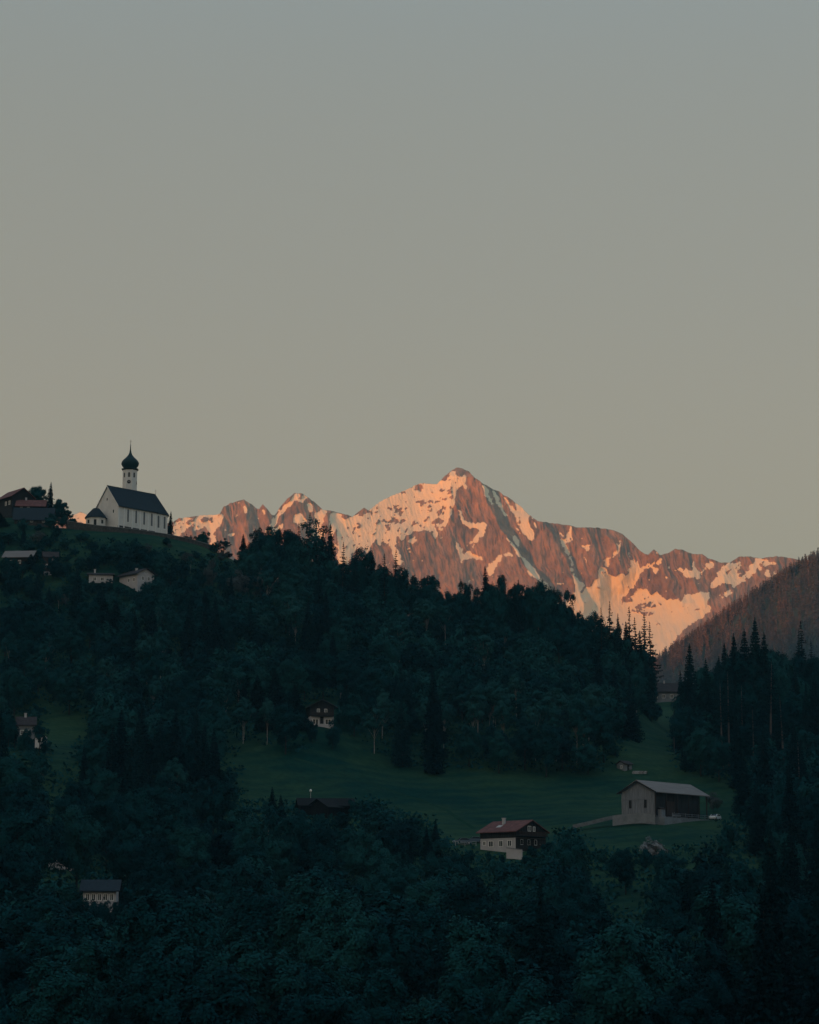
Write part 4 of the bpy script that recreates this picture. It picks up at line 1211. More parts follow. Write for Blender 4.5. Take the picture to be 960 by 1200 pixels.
def spruce_meshes(seed, hgt=24.0, rad=3.6, base=.08, dens=1.0, ragged=.3, droop=.35, leaf=.36, top_only=0.0):
    rs = np.random.RandomState(seed)
    C_, Nn, T_, Wd, Hd = [], [], [], [], []
    z = hgt * base
    ph = rs.uniform(0, 6)
    sideb = rs.uniform(0, 6)
    while z < hgt * .985:
        t = (z / hgt - base) / (1 - base)
        Lb = rad * ((1 - t) ** .95) * (1 if t > .12 else .7 + t * 2.5) + .12
        nb = max(3, int((5.5 + 2 * (1 - t)) * dens))
        lf = leaf * min(1, .3 + Lb / 2.2)
        for k in range(nb):
            if rs.rand() < ragged * .45: continue
            a = ph + 2 * math.pi * k / nb + rs.uniform(-.35, .35)
            L = Lb * rs.uniform(1 - ragged, 1 + ragged * .45) * (1 + .12 * math.cos(a - sideb))
            n = max(3, int(L / .30))
            s = (np.arange(n) + .6) / n
            x = np.cos(a) * L * s; y = np.sin(a) * L * s
            zz = z - droop * L * s ** 1.3 + .22 * L * s ** 3 + (.22 * L * s if t > .8 else 0)
            c = np.stack([x, y, zz], 1)
            dr = np.array([math.cos(a), math.sin(a), -droop * .6])
            for j in (-1, 1):
                sd = np.array([-math.sin(a), math.cos(a), 0]) * j
                wv = (1 - s * .75) * min(.75, L * .3)
                cc = c + sd * (wv * .5)[:, None] + rs.normal(size=c.shape) * .05 - np.array([0, 0, .1])
                tn = unit(np.tile(dr * .7 + sd * .9 + np.array([0, 0, -.25]), (n, 1)) + rs.normal(size=c.shape) * .25)
                C_.append(cc); T_.append(tn)
                Nn.append(unit(np.cross(tn, rs.normal(size=c.shape) * .8 + np.array([0, 0, 0.0]) + sd)))
                Hd.append(wv * .55 + lf * .45); Wd.append(np.full(n, lf * .42))
            # hanging twigs
            cc = c - np.array([0, 0, lf * .5]) + rs.normal(size=c.shape) * .08
            tn = unit(np.tile(np.array([0, 0, -1.0]), (n, 1)) + rs.normal(size=c.shape) * .3)
            C_.append(cc); T_.append(tn); Nn.append(unit(np.cross(tn, rs.normal(size=c.shape))))
            Hd.append(np.full(n, lf * .8)); Wd.append(np.full(n, lf * .40))
        ph += 2.4
        z += (.42 + .22 * (1 - t)) * rs.uniform(.7, 1.4) / dens ** .5 * (hgt / 24)
    # leading shoot
    n = 5
    c = np.stack([np.zeros(n), np.zeros(n), hgt - .1 - np.arange(n) * .25], 1)
    tn = unit(np.tile([0, 0, 1.0], (n, 1)) + rs.normal(size=(n, 3)) * .25)
    C_.append(c); T_.append(tn); Nn.append(unit(np.cross(tn, rs.normal(size=(n, 3))))); Hd.append(np.full(n, .35)); Wd.append(np.full(n, .12))
    c, tn, nn, w, h = map(np.concatenate, (C_, T_, Nn, Wd, Hd))
    v, f = quads(c, nn, tn, w, h)
    tr = MB().tube([(0, 0, -1), (0, 0, hgt*.3), (0, 0, hgt*.7), (0, 0, hgt*.97)], [.013*hgt, .011*hgt, .006*hgt, .001*hgt], 7)
    return mesh_np('crown', v, f), tr.mesh('trunk', True)

PROTO = {'broad': [], 'round': [], 'spruce': [], 'ragged': [], 'pine': [], 'birch': [], 'bush': [], 'sparse': []}
def reg(kind, crown, trunk, leafm, barkm, h, r):
    crown.materials.append(M[leafm]); trunk.materials.append(M[barkm])
    PROTO[kind].append((crown, trunk, h, r))
for i in range(6): reg('broad', *broad_meshes(100+i, 16, 5.6, 30000, .12, .19, lobes=64), 'leaf', 'bark', 16, 5.6)
for i in range(4): reg('round', *broad_meshes(200+i, 12, 5.2, 26000, .06, .18, lobes=52), 'leaf', 'bark', 12, 5.2)
for i in range(3): reg('sparse', *broad_meshes(300+i, 15, 4.4, 7000, .2, .18, gap=.10, lobes=34), 'leaf', 'bark', 15, 4.4)
for i in range(6): reg('spruce', *spruce_meshes(400+i, 24, 4.2, .05, 1.25, .30, leaf=.5), 'needle', 'bark', 24, 4.2)
for i in range(4): reg('ragged', *spruce_meshes(500+i, 25, 3.6, .15, .80, .62, droop=.22, leaf=.45), 'needle', 'bark', 25, 3.6)
for i in range(4): reg('pine', *spruce_meshes(600+i, 27, 3.2, .48, .8, .45, droop=.25), 'needle', 'greybark', 27, 3.0)
for i in range(4): reg('birch', *broad_meshes(700+i, 16, 3.7, 14000, .40, .17, gap=.05, lobes=46, stem=.009), 'birchleaf', 'palebark', 16, 3.7)
for i in range(4): reg('bush', *broad_meshes(800+i, 4.5, 2.4, 5000, .02, .16, lobes=26), 'leaf', 'bark', 4.5, 2.4)
bl_c, bl_t = broad_meshes(901, 5.0, 3.0, 3400, .08, .15, gap=.16, lobes=40)
gr_c, gr_t = broad_meshes(902, 7.0, 4.2, 5200, .05, .17, gap=.05, lobes=44)
bl_c.materials.append(M['blossom']); bl_t.materials.append(M['bark'])
gr_c.materials.append(M['greyleaf']); gr_t.materials.append(M['bark'])
PROTO['blossom'] = [(bl_c, bl_t, 5.0, 2.6)]
PROTO['grey'] = [(gr_c, gr_t, 7.0, 4.2)]
NAMES = {'broad': ('broadleaf_tree', 'tree'), 'round': ('broadleaf_tree', 'tree'), 'sparse': ('broadleaf_tree', 'tree'), 'spruce': ('spruce_tree', 'spruce'),
         'ragged': ('spruce_tree', 'spruce'), 'pine': ('pine_tree', 'pine'), 'birch': ('birch_tree', 'birch'), 'bush': ('bush', 'bush'), 'blossom': ('blossom_tree', 'tree'), 'grey': ('grey_shrub', 'shrub')}
rng = random.Random(11)
def add_tree(kind, pos, height, width=None, label=None, group=None, var=None, sink=.3):
    cm, tm, h0, r0 = PROTO[kind][rng.randrange(len(PROTO[kind])) if var is None else var % len(PROTO[kind])]
    nm, cat = NAMES[kind]
    sz = height / h0
    sw = (width / 2 / r0) if width else sz * rng.uniform(.9, 1.1)
    root = bpy.data.objects.new(nm, None); COL.objects.link(root)
    root.location = (pos[0], pos[1], pos[2] - sink); root.rotation_euler = (0, 0, rng.uniform(0, 6.28)); root.rotation_euler.x = R(rng.uniform(-1.8, 1.8)); root.rotation_euler.y = R(rng.uniform(-1.8, 1.8)); root.scale = (sw, sw, sz)
    a = bpy.data.objects.new('crown', cm); COL.objects.link(a); a.parent = root
    b = bpy.data.objects.new('stem' if kind in ('bush', 'grey') else 'trunk', tm); COL.objects.link(b); b.parent = root
    tag(root, label, cat, group)
    return root

# keep-clear outlines in the photograph: meadow, houses, hilltop
CLEAR = [
 [(274,868),(330,881),(366,884),(368,850),(396,850),(430,878),(470,899),(560,902),(640,907),(712,905),(728,880),(742,850),(765,828),(790,828),(783,850),(785,872),(800,905),(850,915),(878,935),(868,948),(850,962),(842,975),(815,985),(770,988),(700,990),(676,968),(640,965),(560,1000),(545,985),(520,978),(505,955),(430,930),(350,936),(280,930)],
 [(85,618),(150,628),(280,652),(280,656),(240,650),(200,641),(165,634),(120,628),(80,624)],
 [(78,618),(250,648),(250,600),(78,560)],
 [(52,830),(100,838),(98,860),(78,892),(60,880),(50,850)],
 [(104,668),(172,668),(172,682),(150,693),(140,690),(104,683)],
 [(362,818),(394,818),(394,852),(362,852)],
 [(560,960),(648,960),(648,985),(618,1004),(592,1004),(560,990)],
 [(766,797),(787,797),(787,830),(766,830)],
 [(725,892),(765,892),(765,912),(725,912)],
 [(0,568),(50,568),(66,590),(66,612),(0,612)],
 [(8,640),(30,640),(30,650),(8,650)], [(52,642),(62,642),(62,678),(52,678)],
 [(18,838),(32,838),(32,868),(18,868)], [(38,862),(54,862),(54,874),(38,874)],
 [(98,1046),(128,1046),(128,1062),(98,1062)], [(60,998),(80,998),(80,1003),(60,1003)],
 [(360,934),(408,934),(408,952),(360,952)],
 [(722,1046),(748,1046),(748,1062),(722,1062)],
]
from functools import lru_cache
def inside(px, py, poly):
    c = False; j = len(poly) - 1
    for i in range(len(poly)):
        xi, yi = poly[i]; xj, yj = poly[j]
        if (yi > py) != (yj > py) and px < (xj - xi) * (py - yi) / (yj - yi) + xi: c = not c
        j = i
    return c
BB = [(min(p[0] for p in q), max(p[0] for p in q), min(p[1] for p in q), max(p[1] for p in q)) for q in CLEAR]
def blocked(px, py): return any(b[0] < px < b[1] and b[2] < py < b[3] and inside(px, py, q) for q, b in zip(CLEAR, BB))
SKYL = [(-400,590),(0,590),(60,600),(100,625),(250,645),(262,640),(280,628),(300,628),(330,628),(350,622),(375,625),(395,650),(420,650),(440,652),(465,666),(480,678),(497,683),(525,695),(545,690),(565,682),(600,688),(625,690),
        (650,692),(672,708),(690,722),(710,722),(730,728),(762,742),(768,800),(772,835),(786,835),(790,800),(800,772),(820,775),(850,760),(872,745),(900,752),(925,765),(940,760),(960,765),(1400,765)]
skx, sky_ = np.array(SKYL, float).T
def ok_tree(pos, h, w, slack=0.0):
    x, y, z = pos
    bx, by = proj(x, y, z)
    mx_, my_ = proj(x, y, z + h)
    hw_ = F * w / 2 / y
    if my_ < np.interp(mx_, skx, sky_) - slack: return False
    for k in range(13):
        fz = 1 - k * .075
        sh = math.sqrt(max(0, 1 - (2 * fz - 1.05) ** 2))
        for fx in (0, -.9, .9, -.45, .45):
            if sh < .3 and fx: continue
            if blocked(bx + fx * sh * hw_, by + (my_ - by) * fz): return False
    return True

def near_site(p):
    return any(o.type == 'EMPTY' and o.get('category') in ('house', 'church', 'shed') and (o.location - p).length < 9 for o in SITES)
SITES = list(COL.objects)
TREES = []   # kind, pos, h, w, label, group
def top_tree(kind, px, py, D, w_px=None, label=None, group=None, h=None, var=None):
    """a tree whose tip stands at (px, py)"""
    cap = {'spruce': 23, 'ragged': 26, 'pine': 30, 'broad': 17, 'round': 14, 'sparse': 15, 'birch': 18}.get(kind, 10)
    g_ = ground(px, D); t = P(px, py, D)
    best = (D, g_, t)
    if t.z - g_.z > cap:
        for k in range(1, 60):
            for D2 in (D + 2.0 * k, D - 2.0 * k):
                g2 = ground(px, D2); t2 = P(px, py, D2)
                if t2.z - g2.z < best[2].z - best[1].z and t2.z - g2.z > 4: best = (D2, g2, t2)
            if best[2].z - best[1].z <= cap: break
    low = {'blossom': 5.0, 'grey': 4.5, 'round': 4.5, 'broad': 5, 'sparse': 4}.get(kind, 3)
    if best[2].z - best[1].z < low:
        for k in range(1, 40):
            D2 = D - 1.5 * k
            g2 = ground(px, D2); t2 = P(px, py, D2)
            if t2.z - g2.z >= low: best = (D2, g2, t2); break
    D, g_, t = best
    hh = h if h else max(t.z - g_.z, 3.0)
    base = Vector((t.x, D, t.z - hh)) if h else g_
    if h and base.z > g_.z: base.z = g_.z; hh = t.z - g_.z
    w = w_px * D / F if w_px else None
    if kind in ('spruce', 'ragged'): w = max(w or 0, hh * (.36 if kind == 'spruce' else .30))
    if kind in ('broad', 'round', 'sparse'): w = max(w or 0, hh * .6)
    TREES.append([kind, base, hh, w if w else hh * {'spruce': .27, 'ragged': .22, 'pine': .22}.get(kind, .7), label, group, var])
SKY_G = 'trees on the wood crest against the mountains'
# --- skyline and other single trees of the photograph
for t in [
 # hamlet and church
 ('broad', 43, 566, 862, 34, 'round dark tree rising behind the red roofed hamlet house'),
 ('spruce', 57, 564, 860, 22, 'pointed spruce close behind the hamlet at the hilltop'),
 ('broad', 68, 582, 856, 26, 'leafy tree just right of the hamlet spruce on the hilltop'),
 ('sparse', 78, 590, 856, 20, 'thin see-through tree between the hamlet and the church'),
 ('round', 84, 603, 852, 14, 'low bush-like tree nearest the church porch on the hilltop'),
 ('spruce', 198, 598, 880, 9, 'narrow dark conifer right behind the church choir'),
 ('round', 238, 621, 858, 24, 'rounded dark tree at the right end of the churchyard wall'),
 ('sparse', 218, 624, 865, 8, 'tiny thin tree behind the churchyard wall'),
 ('sparse', 262, 628, 850, 22, 'small see-through tree in the dip right of the churchyard wall'),
 ('spruce', 285, 625, 842, 22, 'broad spruce standing first right of the hilltop meadow'),
 ('spruce', 270, 673, 780, 17, 'small pointed dark spruce alone on the slope below the hilltop meadow'),
 ('grey', 280, 668, 790, 34, 'pale budding shrub on the slope right of the hilltop meadow'),
 ('grey', 305, 672, 795, 30, 'pale budding shrub beside the wood edge below the crest'),
 ('grey', 45, 622, 828, 24, 'pale budding shrub beneath the hamlet shed'),
 ('grey', 245, 662, 800, 22, 'pale budding shrub under the hilltop meadow'),
 ('bush', 254, 652, 815, 8, 'small round bush on the hilltop meadow slope'),
 ('blossom', 765, 980, 530, 36, 'white blossoming tree on the grass below the barn'),
 ('blossom', 202, 900, 520, 20, 'pale blossoming treetop among dark trees in the left wood'),
 ('grey', 806, 925, 602, 26, 'pale budding shrub behind the barn roof end'),
 ('grey', 836, 928, 612, 26, 'pale budding shrub right of the barn behind the white car'),
]: top_tree(t[0], t[1], t[2], t[3], t[4], t[5])
for px, py, D, w, k in [(122,636,806,30,'round'),(140,632,806,34,'broad'),(160,634,806,34,'broad'),(174,642,802,26,'round'),(110,645,800,24,'round'),(150,648,796,30,'round'),(186,648,800,24,'round'),(95,652,800,20,'round'),
 (78,648,806,18,'sparse'),(66,640,808,14,'round'),(32,632,815,24,'round'),(10,622,822,30,'broad'),(0,600,835,26,'spruce'),(18,650,795,10,'bush'),(36,648,800,24,'spruce'),(48,640,806,20,'broad'),(70,660,795,26,'round'),(84,668,790,20,'round'),
 (215,655,802,26,'round'),(232,662,798,24,'round'),(200,662,792,26,'sparse'),(258,668,795,22,'sparse'),(184,672,782,26,'broad'),(205,680,778,30,'broad'),(230,684,776,28,'sparse'),(95,690,770,26,'broad'),(78,684,778,26,'broad'),(62,690,775,26,'broad'),
 (20,676,785,30,'broad'),(0,670,790,26,'spruce'),(38,684,780,26,'round'),(255,694,775,24,'broad'),(286,690,780,26,'sparse'),(300,668,800,24,'sparse'),(318,650,815,26,'broad'),(330,640,818,26,'sparse'),(292,650,825,20,'round'),(340,650,808,26,'broad'),(310,640,822,20,'round')]:
    top_tree(k, px, py, D, w)
for px, py, D, w, k in [(10,836,588,24,'broad'),(31,852,585,16,'round'),(46,840,586,22,'sparse'),(8,650,792,22,'broad'),(27,655,790,22,'sparse'),(50,652,788,12,'sparse'),(62,648,790,20,'broad'),(100,676,780,16,'round'),(120,680,778,20,'broad'),(146,684,776,16,'sparse'),(84,1054,420,22,'broad'),(104,1068,416,16,'round'),(137,1052,420,22,'broad'),(98,1054,417,20,'round'),(110,1056,417,20,'round'),(123,1053,417,20,'round'),(90,1048,416,22,'broad'),(118,1060,412,22,'round'),(104,1062,412,22,'round'),(100,1047,416,15,'sparse'),(117,1046,416,15,'sparse'),(110,1050,414,16,'round'),(366,843,640,10,'round'),(390,842,640,12,'round'),(60,996,466,26,'round'),(72,998,466,26,'round'),(84,994,468,26,'round'),(50,990,468,26,'broad'),(109,679,780,14,'round'),(128,676,782,14,'round'),(139,683,778,16,'sparse'),(156,688,776,14,'round'),(171,680,778,16,'broad'),(17,848,590,16,'sparse'),(25,860,588,14,'round'),(36,866,586,12,'round'),(52,862,586,12,'round'),(74,602,846,18,'round'),(352,946,548,24,'round'),(400,948,548,26,'broad'),(375,952,546,20,'round'),(26,606,835,18,'round'),(60,600,836,20,'broad'),(45,612,832,16,'bush')]:
    top_tree(k, px, py, D, w)
crest_list = [
 ('round',302,616,820,28),('sparse',312,611,828,20),('round',322,616,822,24),('broad',338,616,820,30),('ragged',352,612,815,14),('ragged',360,599,812,19),('sparse',367,603,815,18),('ragged',373,610,812,14),
 ('spruce',385,613,808,20),('spruce',378,622,806,18),('ragged',401,634,806,10),('broad',345,628,806,26),('round',425,641,806,34),('spruce',415,648,804,16),('spruce',437,650,806,16),('ragged',451,648,806,14),('ragged',462,643,808,12),
 ('broad',447,656,800,24),('round',472,664,802,26),('broad',498,668,806,36),('spruce',488,672,806,16),('spruce',507,676,804,18),('spruce',525,681,808,14),('spruce',534,684,806,15),('spruce',540,679,812,12),('spruce',547,680,808,18),('spruce',558,678,806,18),
 ('spruce',571,665,806,20),('spruce',583,668,808,18),('spruce',592,677,806,18),('spruce',601,680,808,16),('spruce',608,676,810,15),('spruce',616,676,806,20),('spruce',624,682,808,18),('spruce',631,680,806,16),('spruce',640,684,806,18),
 ('spruce',650,686,808,18),('spruce',658,692,806,18),('spruce',666,696,806,18),('spruce',673,706,804,18),('round',683,712,800,22),('round',697,716,800,28),('ragged',706,712,804,16),('ragged',717,700,806,18),('ragged',727,714,804,14),
 ('ragged',740,712,802,18),('ragged',749,722,800,13),('ragged',757,713,804,16),('ragged',762,724,802,13),('spruce',734,728,790,24),('spruce',752,738,785,26),('spruce',722,724,790,24),('spruce',758,760,770,24),('spruce',745,775,750,26)]
rq = random.Random(3)
crest_list = [((rq.choice(['broad', 'round', 'spruce']) if k == 'spruce' and px > 400 and rq.random() < .6 else k), px + (rq.uniform(-3, 3) if px > 480 else 0), py + (rq.uniform(-3, 5) if px > 480 else 0), D + rq.uniform(-6, 10), w * rq.uniform(.9, 1.5)) for k, px, py, D, w in crest_list]
x_ = 290
while x_ < 765:       # leafy crowns fill the crest between the tips
    crest_list.append((rq.choice(['round', 'broad', 'round']), x_, float(np.interp(x_, [290,330,360,400,440,480,520,560,600,650,690,730,770], [634,630,632,656,662,678,690,684,692,700,722,736,770])) + rq.uniform(-2, 8), 800 + rq.uniform(-8, 8), rq.uniform(22, 36)))
    x_ += rq.uniform(8, 15)
for x_ in range(392, 768, 8):      # low crowns behind close the view under the crest trees
    crest_list.append(('round', x_, float(np.interp(x_, [390,440,480,520,560,600,650,690,730,770], [690,706,716,722,722,726,732,752,768,790])) + rq.uniform(-3, 5), 812, 30))
for k, px, py, D, w in crest_list:
    nm = {'round': 'rounded leafy tree', 'broad': 'rounded leafy tree', 'sparse': 'thin see-through tree', 'spruce': 'pointed dark spruce', 'ragged': 'ragged gappy spruce'}[k]
    if px < 400: wh = 'on the wood crest just left of the main peak\'s snowfield'; g_ = 'left part'
    elif px < 520: wh = 'on the wood crest below the big snowfield'; g_ = 'middle part'
    elif px < 690: wh = 'on the wood crest under the main peak\'s rock face'; g_ = 'right part'
    else: wh = 'at the wood\'s steep right end by the gap'; g_ = 'gap end'
    top_tree(k, px, py, D, w, nm + ' ' + wh, nm + 's on the crest, ' + g_)
right_list = [('spruce',808,753,690,34),('spruce',830,770,690,22),('spruce',845,768,700,26),('spruce',822,792,684,28),('spruce',862,742,700,36),('spruce',876,736,694,32),('spruce',886,723,698,46),('spruce',897,740,690,36),
 ('round',912,752,700,44),('round',926,768,690,40),('ragged',936,738,706,16),('ragged',944,727,706,24),('ragged',953,748,700,18),('broad',962,760,690,40),('spruce',853,752,705,24),('spruce',800,785,690,26),
 ('pine',876,750,668,26),('pine',855,782,664,24),('pine',847,792,662,22),('pine',903,770,668,26),('broad',820,776,700,44),('broad',846,768,704,44),('broad',866,756,708,44),('broad',903,752,708,46),('round',922,764,704,44),('broad',942,762,700,46),('broad',958,768,700,46),('broad',880,768,690,50),('broad',806,800,684,40),('spruce',935,780,672,34),('spruce',955,790,668,34)]
for k, px, py, D, w in right_list:
    nm = {'round': 'rounded leafy tree', 'broad': 'rounded leafy tree', 'spruce': 'dark spruce', 'ragged': 'ragged gappy spruce', 'pine': 'tall bare-trunked pine'}[k]
    top_tree(k, px, py, D, w, nm + ' of the right-hand wood beside the wooded slope', nm + 's of the right wood')
# inner single spruces that read as dark spires
inner = [('spruce',118,690,740,46),('spruce',106,705,738,40),('spruce',135,702,735,40),('spruce',178,712,730,44),('spruce',192,730,722,36),('spruce',40,715,730,30),('spruce',300,790,668,36),('spruce',322,782,664,40),('spruce',345,800,658,38),
 ('spruce',285,800,662,34),('spruce',312,815,650,30),('spruce',355,825,648,24),('spruce',240,690,770,24),('spruce',372,665,760,28),('spruce',380,690,745,34),('spruce',360,700,745,30),('spruce',488,770,720,30),('spruce',505,780,715,30),
 ('spruce',545,800,700,34),('spruce',700,760,745,34),('spruce',720,775,735,34),('spruce',740,790,725,36),('spruce',712,800,715,36),('spruce',735,820,700,34),('broad',212,806,600,50),('spruce',228,828,590,40),('broad',246,836,592,44),
 ('spruce',320,920,545,22),('spruce',330,930,540,22),('spruce',510,958,515,22),('spruce',500,965,512,18),('spruce',870,880,600,34),('spruce',845,985,500,34),('spruce',855,1000,490,40),('spruce',890,960,520,40),('spruce',905,990,500,38),
 ('spruce',645,990,508,22)]
for k, px, py, D, w in inner:
    zone = 'on the left slope' if px < 270 else 'at the upper meadow edge' if px < 400 and py > 770 else 'inside the central wood' if px < 750 and py < 900 else 'in the lower wood'
    top_tree(k, px, py, D, w, 'dark spire of a spruce standing out ' + zone, 'dark spruce spires ' + zone)
# pale stemmed birches at the wood's lower edge
for px, D, tp in [(448,660,815),(560,672,800),(578,672,795),(590,676,800),(640,668,800),(650,668,805),(676,664,815),(690,668,800),(520,668,820),(285,640,820),(313,642,825),(345,655,700),(468,690,720),(238,420,1035),(875,455,1010),(890,460,1015),(500,676,700)]:
    top_tree('birch', px, tp, D, None, 'slender pale-stemmed birch at the lower edge of a wood', 'pale stemmed birches')

for px, by_, hpx in [(448,866,60),(470,885,70),(560,868,64),(573,864,60),(581,858,66),(590,884,70),(628,892,72),(640,888,76),(652,893,70),(676,896,84),(684,898,70),(520,884,64),(500,880,60),(286,868,56),(313,874,56),(346,768,66),(468,772,66)]:
    g_ = ground_row(px, by_, 600, 800)
    TREES.append(['birch', g_, hpx * g_.y / F, None, None, None, None])
    TREES[-1][3] = TREES[-1][2] * .42
    CLEAR.append([(px - 4, by_ - 30), (px + 4, by_ - 30), (px + 4, by_ + 2), (px - 4, by_ + 2)])
for px, py_, D_, w_ in [(573,993,516,11),(589,996,514,10),(617,997,512,14),(626,988,516,18),(640,984,520,18),(552,992,512,12)]: top_tree('bush', px, py_, D_, w_)
for _ in range(46):     # scattered scrub on the grass under the church
    px = rng.uniform(82, 282); py_ = rng.uniform(634, 662) + max(0, px - 200) * .06
    g_ = ground_row(px, py_, 780, 850)
    if not near_site(g_): 
        h_ = rng.uniform(1.6, 4.2)
        TREES.append([rng.choice(['bush', 'bush', 'round', 'grey']), g_, h_, h_ * rng.uniform(1.0, 1.7), None, None, None])
n_single = len(TREES)
for row_D, hh_ in ((798, 6.0), (808, 6.5), (816, 6.0)):     # scrub along the crest line
    for x_ in range(388, 772, 8):
        g_ = ground(x_ + rng.uniform(-3, 3), row_D + rng.uniform(-3, 3))
        TREES.append(['bush', g_, hh_ * rng.uniform(.8, 1.15), hh_ * 1.4, None, None, None])
# --- the woods between: trees scattered over the hill where the photo shows wood
rp = random.Random(5)
pts_used = [(t[1].x, t[1].y) for t in TREES]
cell = {}
def near(x, y, d):
    i, j = int(x // 12), int(y // 12)
    for a in (-1, 0, 1):
        for b in (-1, 0, 1):
            for (u, v) in cell.get((i+a, j+b), ()):
                if (u-x)**2 + (v-y)**2 < d*d: return True
    return False
def put(x, y): cell.setdefault((int(x // 12), int(y // 12)), []).append((x, y))
for p in pts_used: put(*p)
cand = []
for _ in range(26000):
    D = 235 + (860 - 235) * rp.random() ** .8
    half = 545 / F * D
    x = rp.uniform(-half, half)
    cand.append((x, D))
for x, D in cand:
    z = Hg(x, D)
    bx, by = proj(x, D, z)
    fg = D < 520
    dens = 7.6 if fg else 7.0
    if fg: dens = 9.6
    if near(x, D, dens): continue
    nz = float(vnoise(np.array([x / 38 + 50]), np.array([D / 38 + 9]), 77)[0])
    r_ = rp.random()
    # species by place
    if fg: kind = 'spruce' if (nz > .8 and r_ < .6) or (bx > 820 and r_ < .4) else 'round' if r_ < .35 else 'broad'
    elif bx > 770: kind = 'spruce' if r_ < .40 else 'pine' if r_ < .44 else 'broad'
    elif bx < 290: kind = 'spruce' if nz > .80 and r_ < .7 else ('broad' if r_ < .7 else 'birch' if r_ < .8 else 'round')
    else: kind = 'spruce' if nz > .82 and r_ < .7 else ('broad' if r_ < .62 else 'birch' if r_ < .8 else 'round')
    h = {'spruce': rp.uniform(17, 26), 'broad': rp.uniform(12, 18), 'round': rp.uniform(8, 13), 'birch': rp.uniform(13, 18), 'pine': rp.uniform(20, 27)}[kind]
    if bx < 300 and by < 720: h *= .55
    if fg: h *= rp.uniform(1.0, 1.25)
    w = h * {'spruce': .38, 'broad': .72, 'round': .95, 'birch': .5, 'pine': .24}[kind]
    pos = (x, D, z)
    done = False
    for sc in (1, .75, .55, .38):
        if ok_tree(pos, h*sc, w*sc):
            if sc < .5 and kind in ('spruce', 'pine'): kind = 'round'; w = h * .8
            if h*sc < 6 and kind in ('broad', 'birch', 'round'): kind = 'bush'; w = h * .95
            TREES.append([kind, Vector(pos), h*sc, w*sc, None, None, None]); put(x, D); done = True
            break

for _ in range(9000):       # low growth on the slope under the church
    D = rp.uniform(690, 850); bx0 = rp.uniform(0, 335); x = (bx0 - 480) / F * D
    z = Hg(x, D); bx, by = proj(x, D, z)
    if not (632 < by < 735) or near(x, D, 4.3): continue
    kind = rp.choice(['round', 'bush', 'bush', 'sparse', 'broad', 'grey']) if rp.random() < .9 else 'spruce'
    h = rp.uniform(3, 8) if kind != 'spruce' else rp.uniform(6, 12)
    if kind == 'grey' and rp.random() < .6: kind = 'bush'
    h = min(h, 4.5) if kind in ('bush', 'grey') else h
    w = h * rp.uniform(.85, 1.3) * (.45 if kind == 'spruce' else 1)
    if ok_tree((x, D, z), h, w):
        TREES.append([kind, Vector((x, D, z)), h, w, None, None, None]); put(x, D)
# --- drop what the photograph could not show (crude cover test, nearest first)
cov = np.zeros((310, 250), bool)    # 4 px cells
order = sorted(range(len(TREES)), key=lambda i: TREES[i][1].y)
vis = {}
bsx, bsy = [], []
for i in order:
    k, p, h, w = TREES[i][:4]
    bx, by = proj(p.x, p.y, p.z); tx_, ty_ = proj(p.x, p.y, p.z + h)
    hw_ = F * w / 2 / p.y
    x0, x1 = int((bx - hw_) / 4), int((bx + hw_) / 4) + 1
    y0, y1 = int(ty_ / 4), int(by / 4) + 1
    ys = np.arange(max(y0, 0), min(y1, 310)); xs = np.arange(max(x0, 0), min(x1, 250))
    if len(ys) == 0 or len(xs) == 0: vis[i] = 0; continue
    yy, xx = np.meshgrid(ys, xs, indexing='ij')
    f = np.clip((yy * 4 + 2 - ty_) / max(by - ty_, 1), 0, 1)
    if k in ('spruce', 'ragged', 'pine'): wid = f * .95 + .05
    else: wid = np.sqrt(np.clip(1 - (2 * f - .9) ** 2, 0, 1))
    m_ = np.abs(xx * 4 + 2 - bx) < wid * hw_
    inframe = (yy < 300) & (xx < 240)
    sub = cov[yy, xx]
    vis[i] = int((m_ & ~sub & inframe).sum())
    if k not in ('ragged', 'sparse', 'birch', 'pine', 'grey', 'blossom'):
        m2 = np.abs(xx * 4 + 2 - bx) < wid * hw_ * .8
        cov[yy[m2], xx[m2]] = True
keep = [i for i in range(len(TREES)) if (i < n_single and vis[i] >= 1) or vis[i] >= 5 or TREES[i][0] == 'bush' and TREES[i][1].y > 790 and proj(*TREES[i][1])[0] > 380]
KIND_OF = {'broad': 'b', 'round': 'b', 'sparse': 'b', 'spruce': 's', 'ragged': 's', 'pine': 'p', 'birch': 'r'}
LIM = 296
fin = []
for kk in set(KIND_OF.values()) | {None}:
    ids = [i for i in keep if KIND_OF.get(TREES[i][0]) == kk]
    ids.sort(key=lambda i: (-(i < n_single), -vis[i]))
    print('TREES', kk, len(ids))
    fin += ids[:LIM]
    if kk == 'b': REST = ids[LIM:]
ZW = {'broad': 'leafy trees', 'round': 'rounded leafy trees', 'sparse': 'thin see-through trees', 'spruce': 'dark spruces', 'ragged': 'ragged gappy spruces', 'pine': 'bare-trunked pines',
      'birch': 'pale-stemmed birches', 'bush': 'low leafy bushes', 'grey': 'pale budding shrubs'}
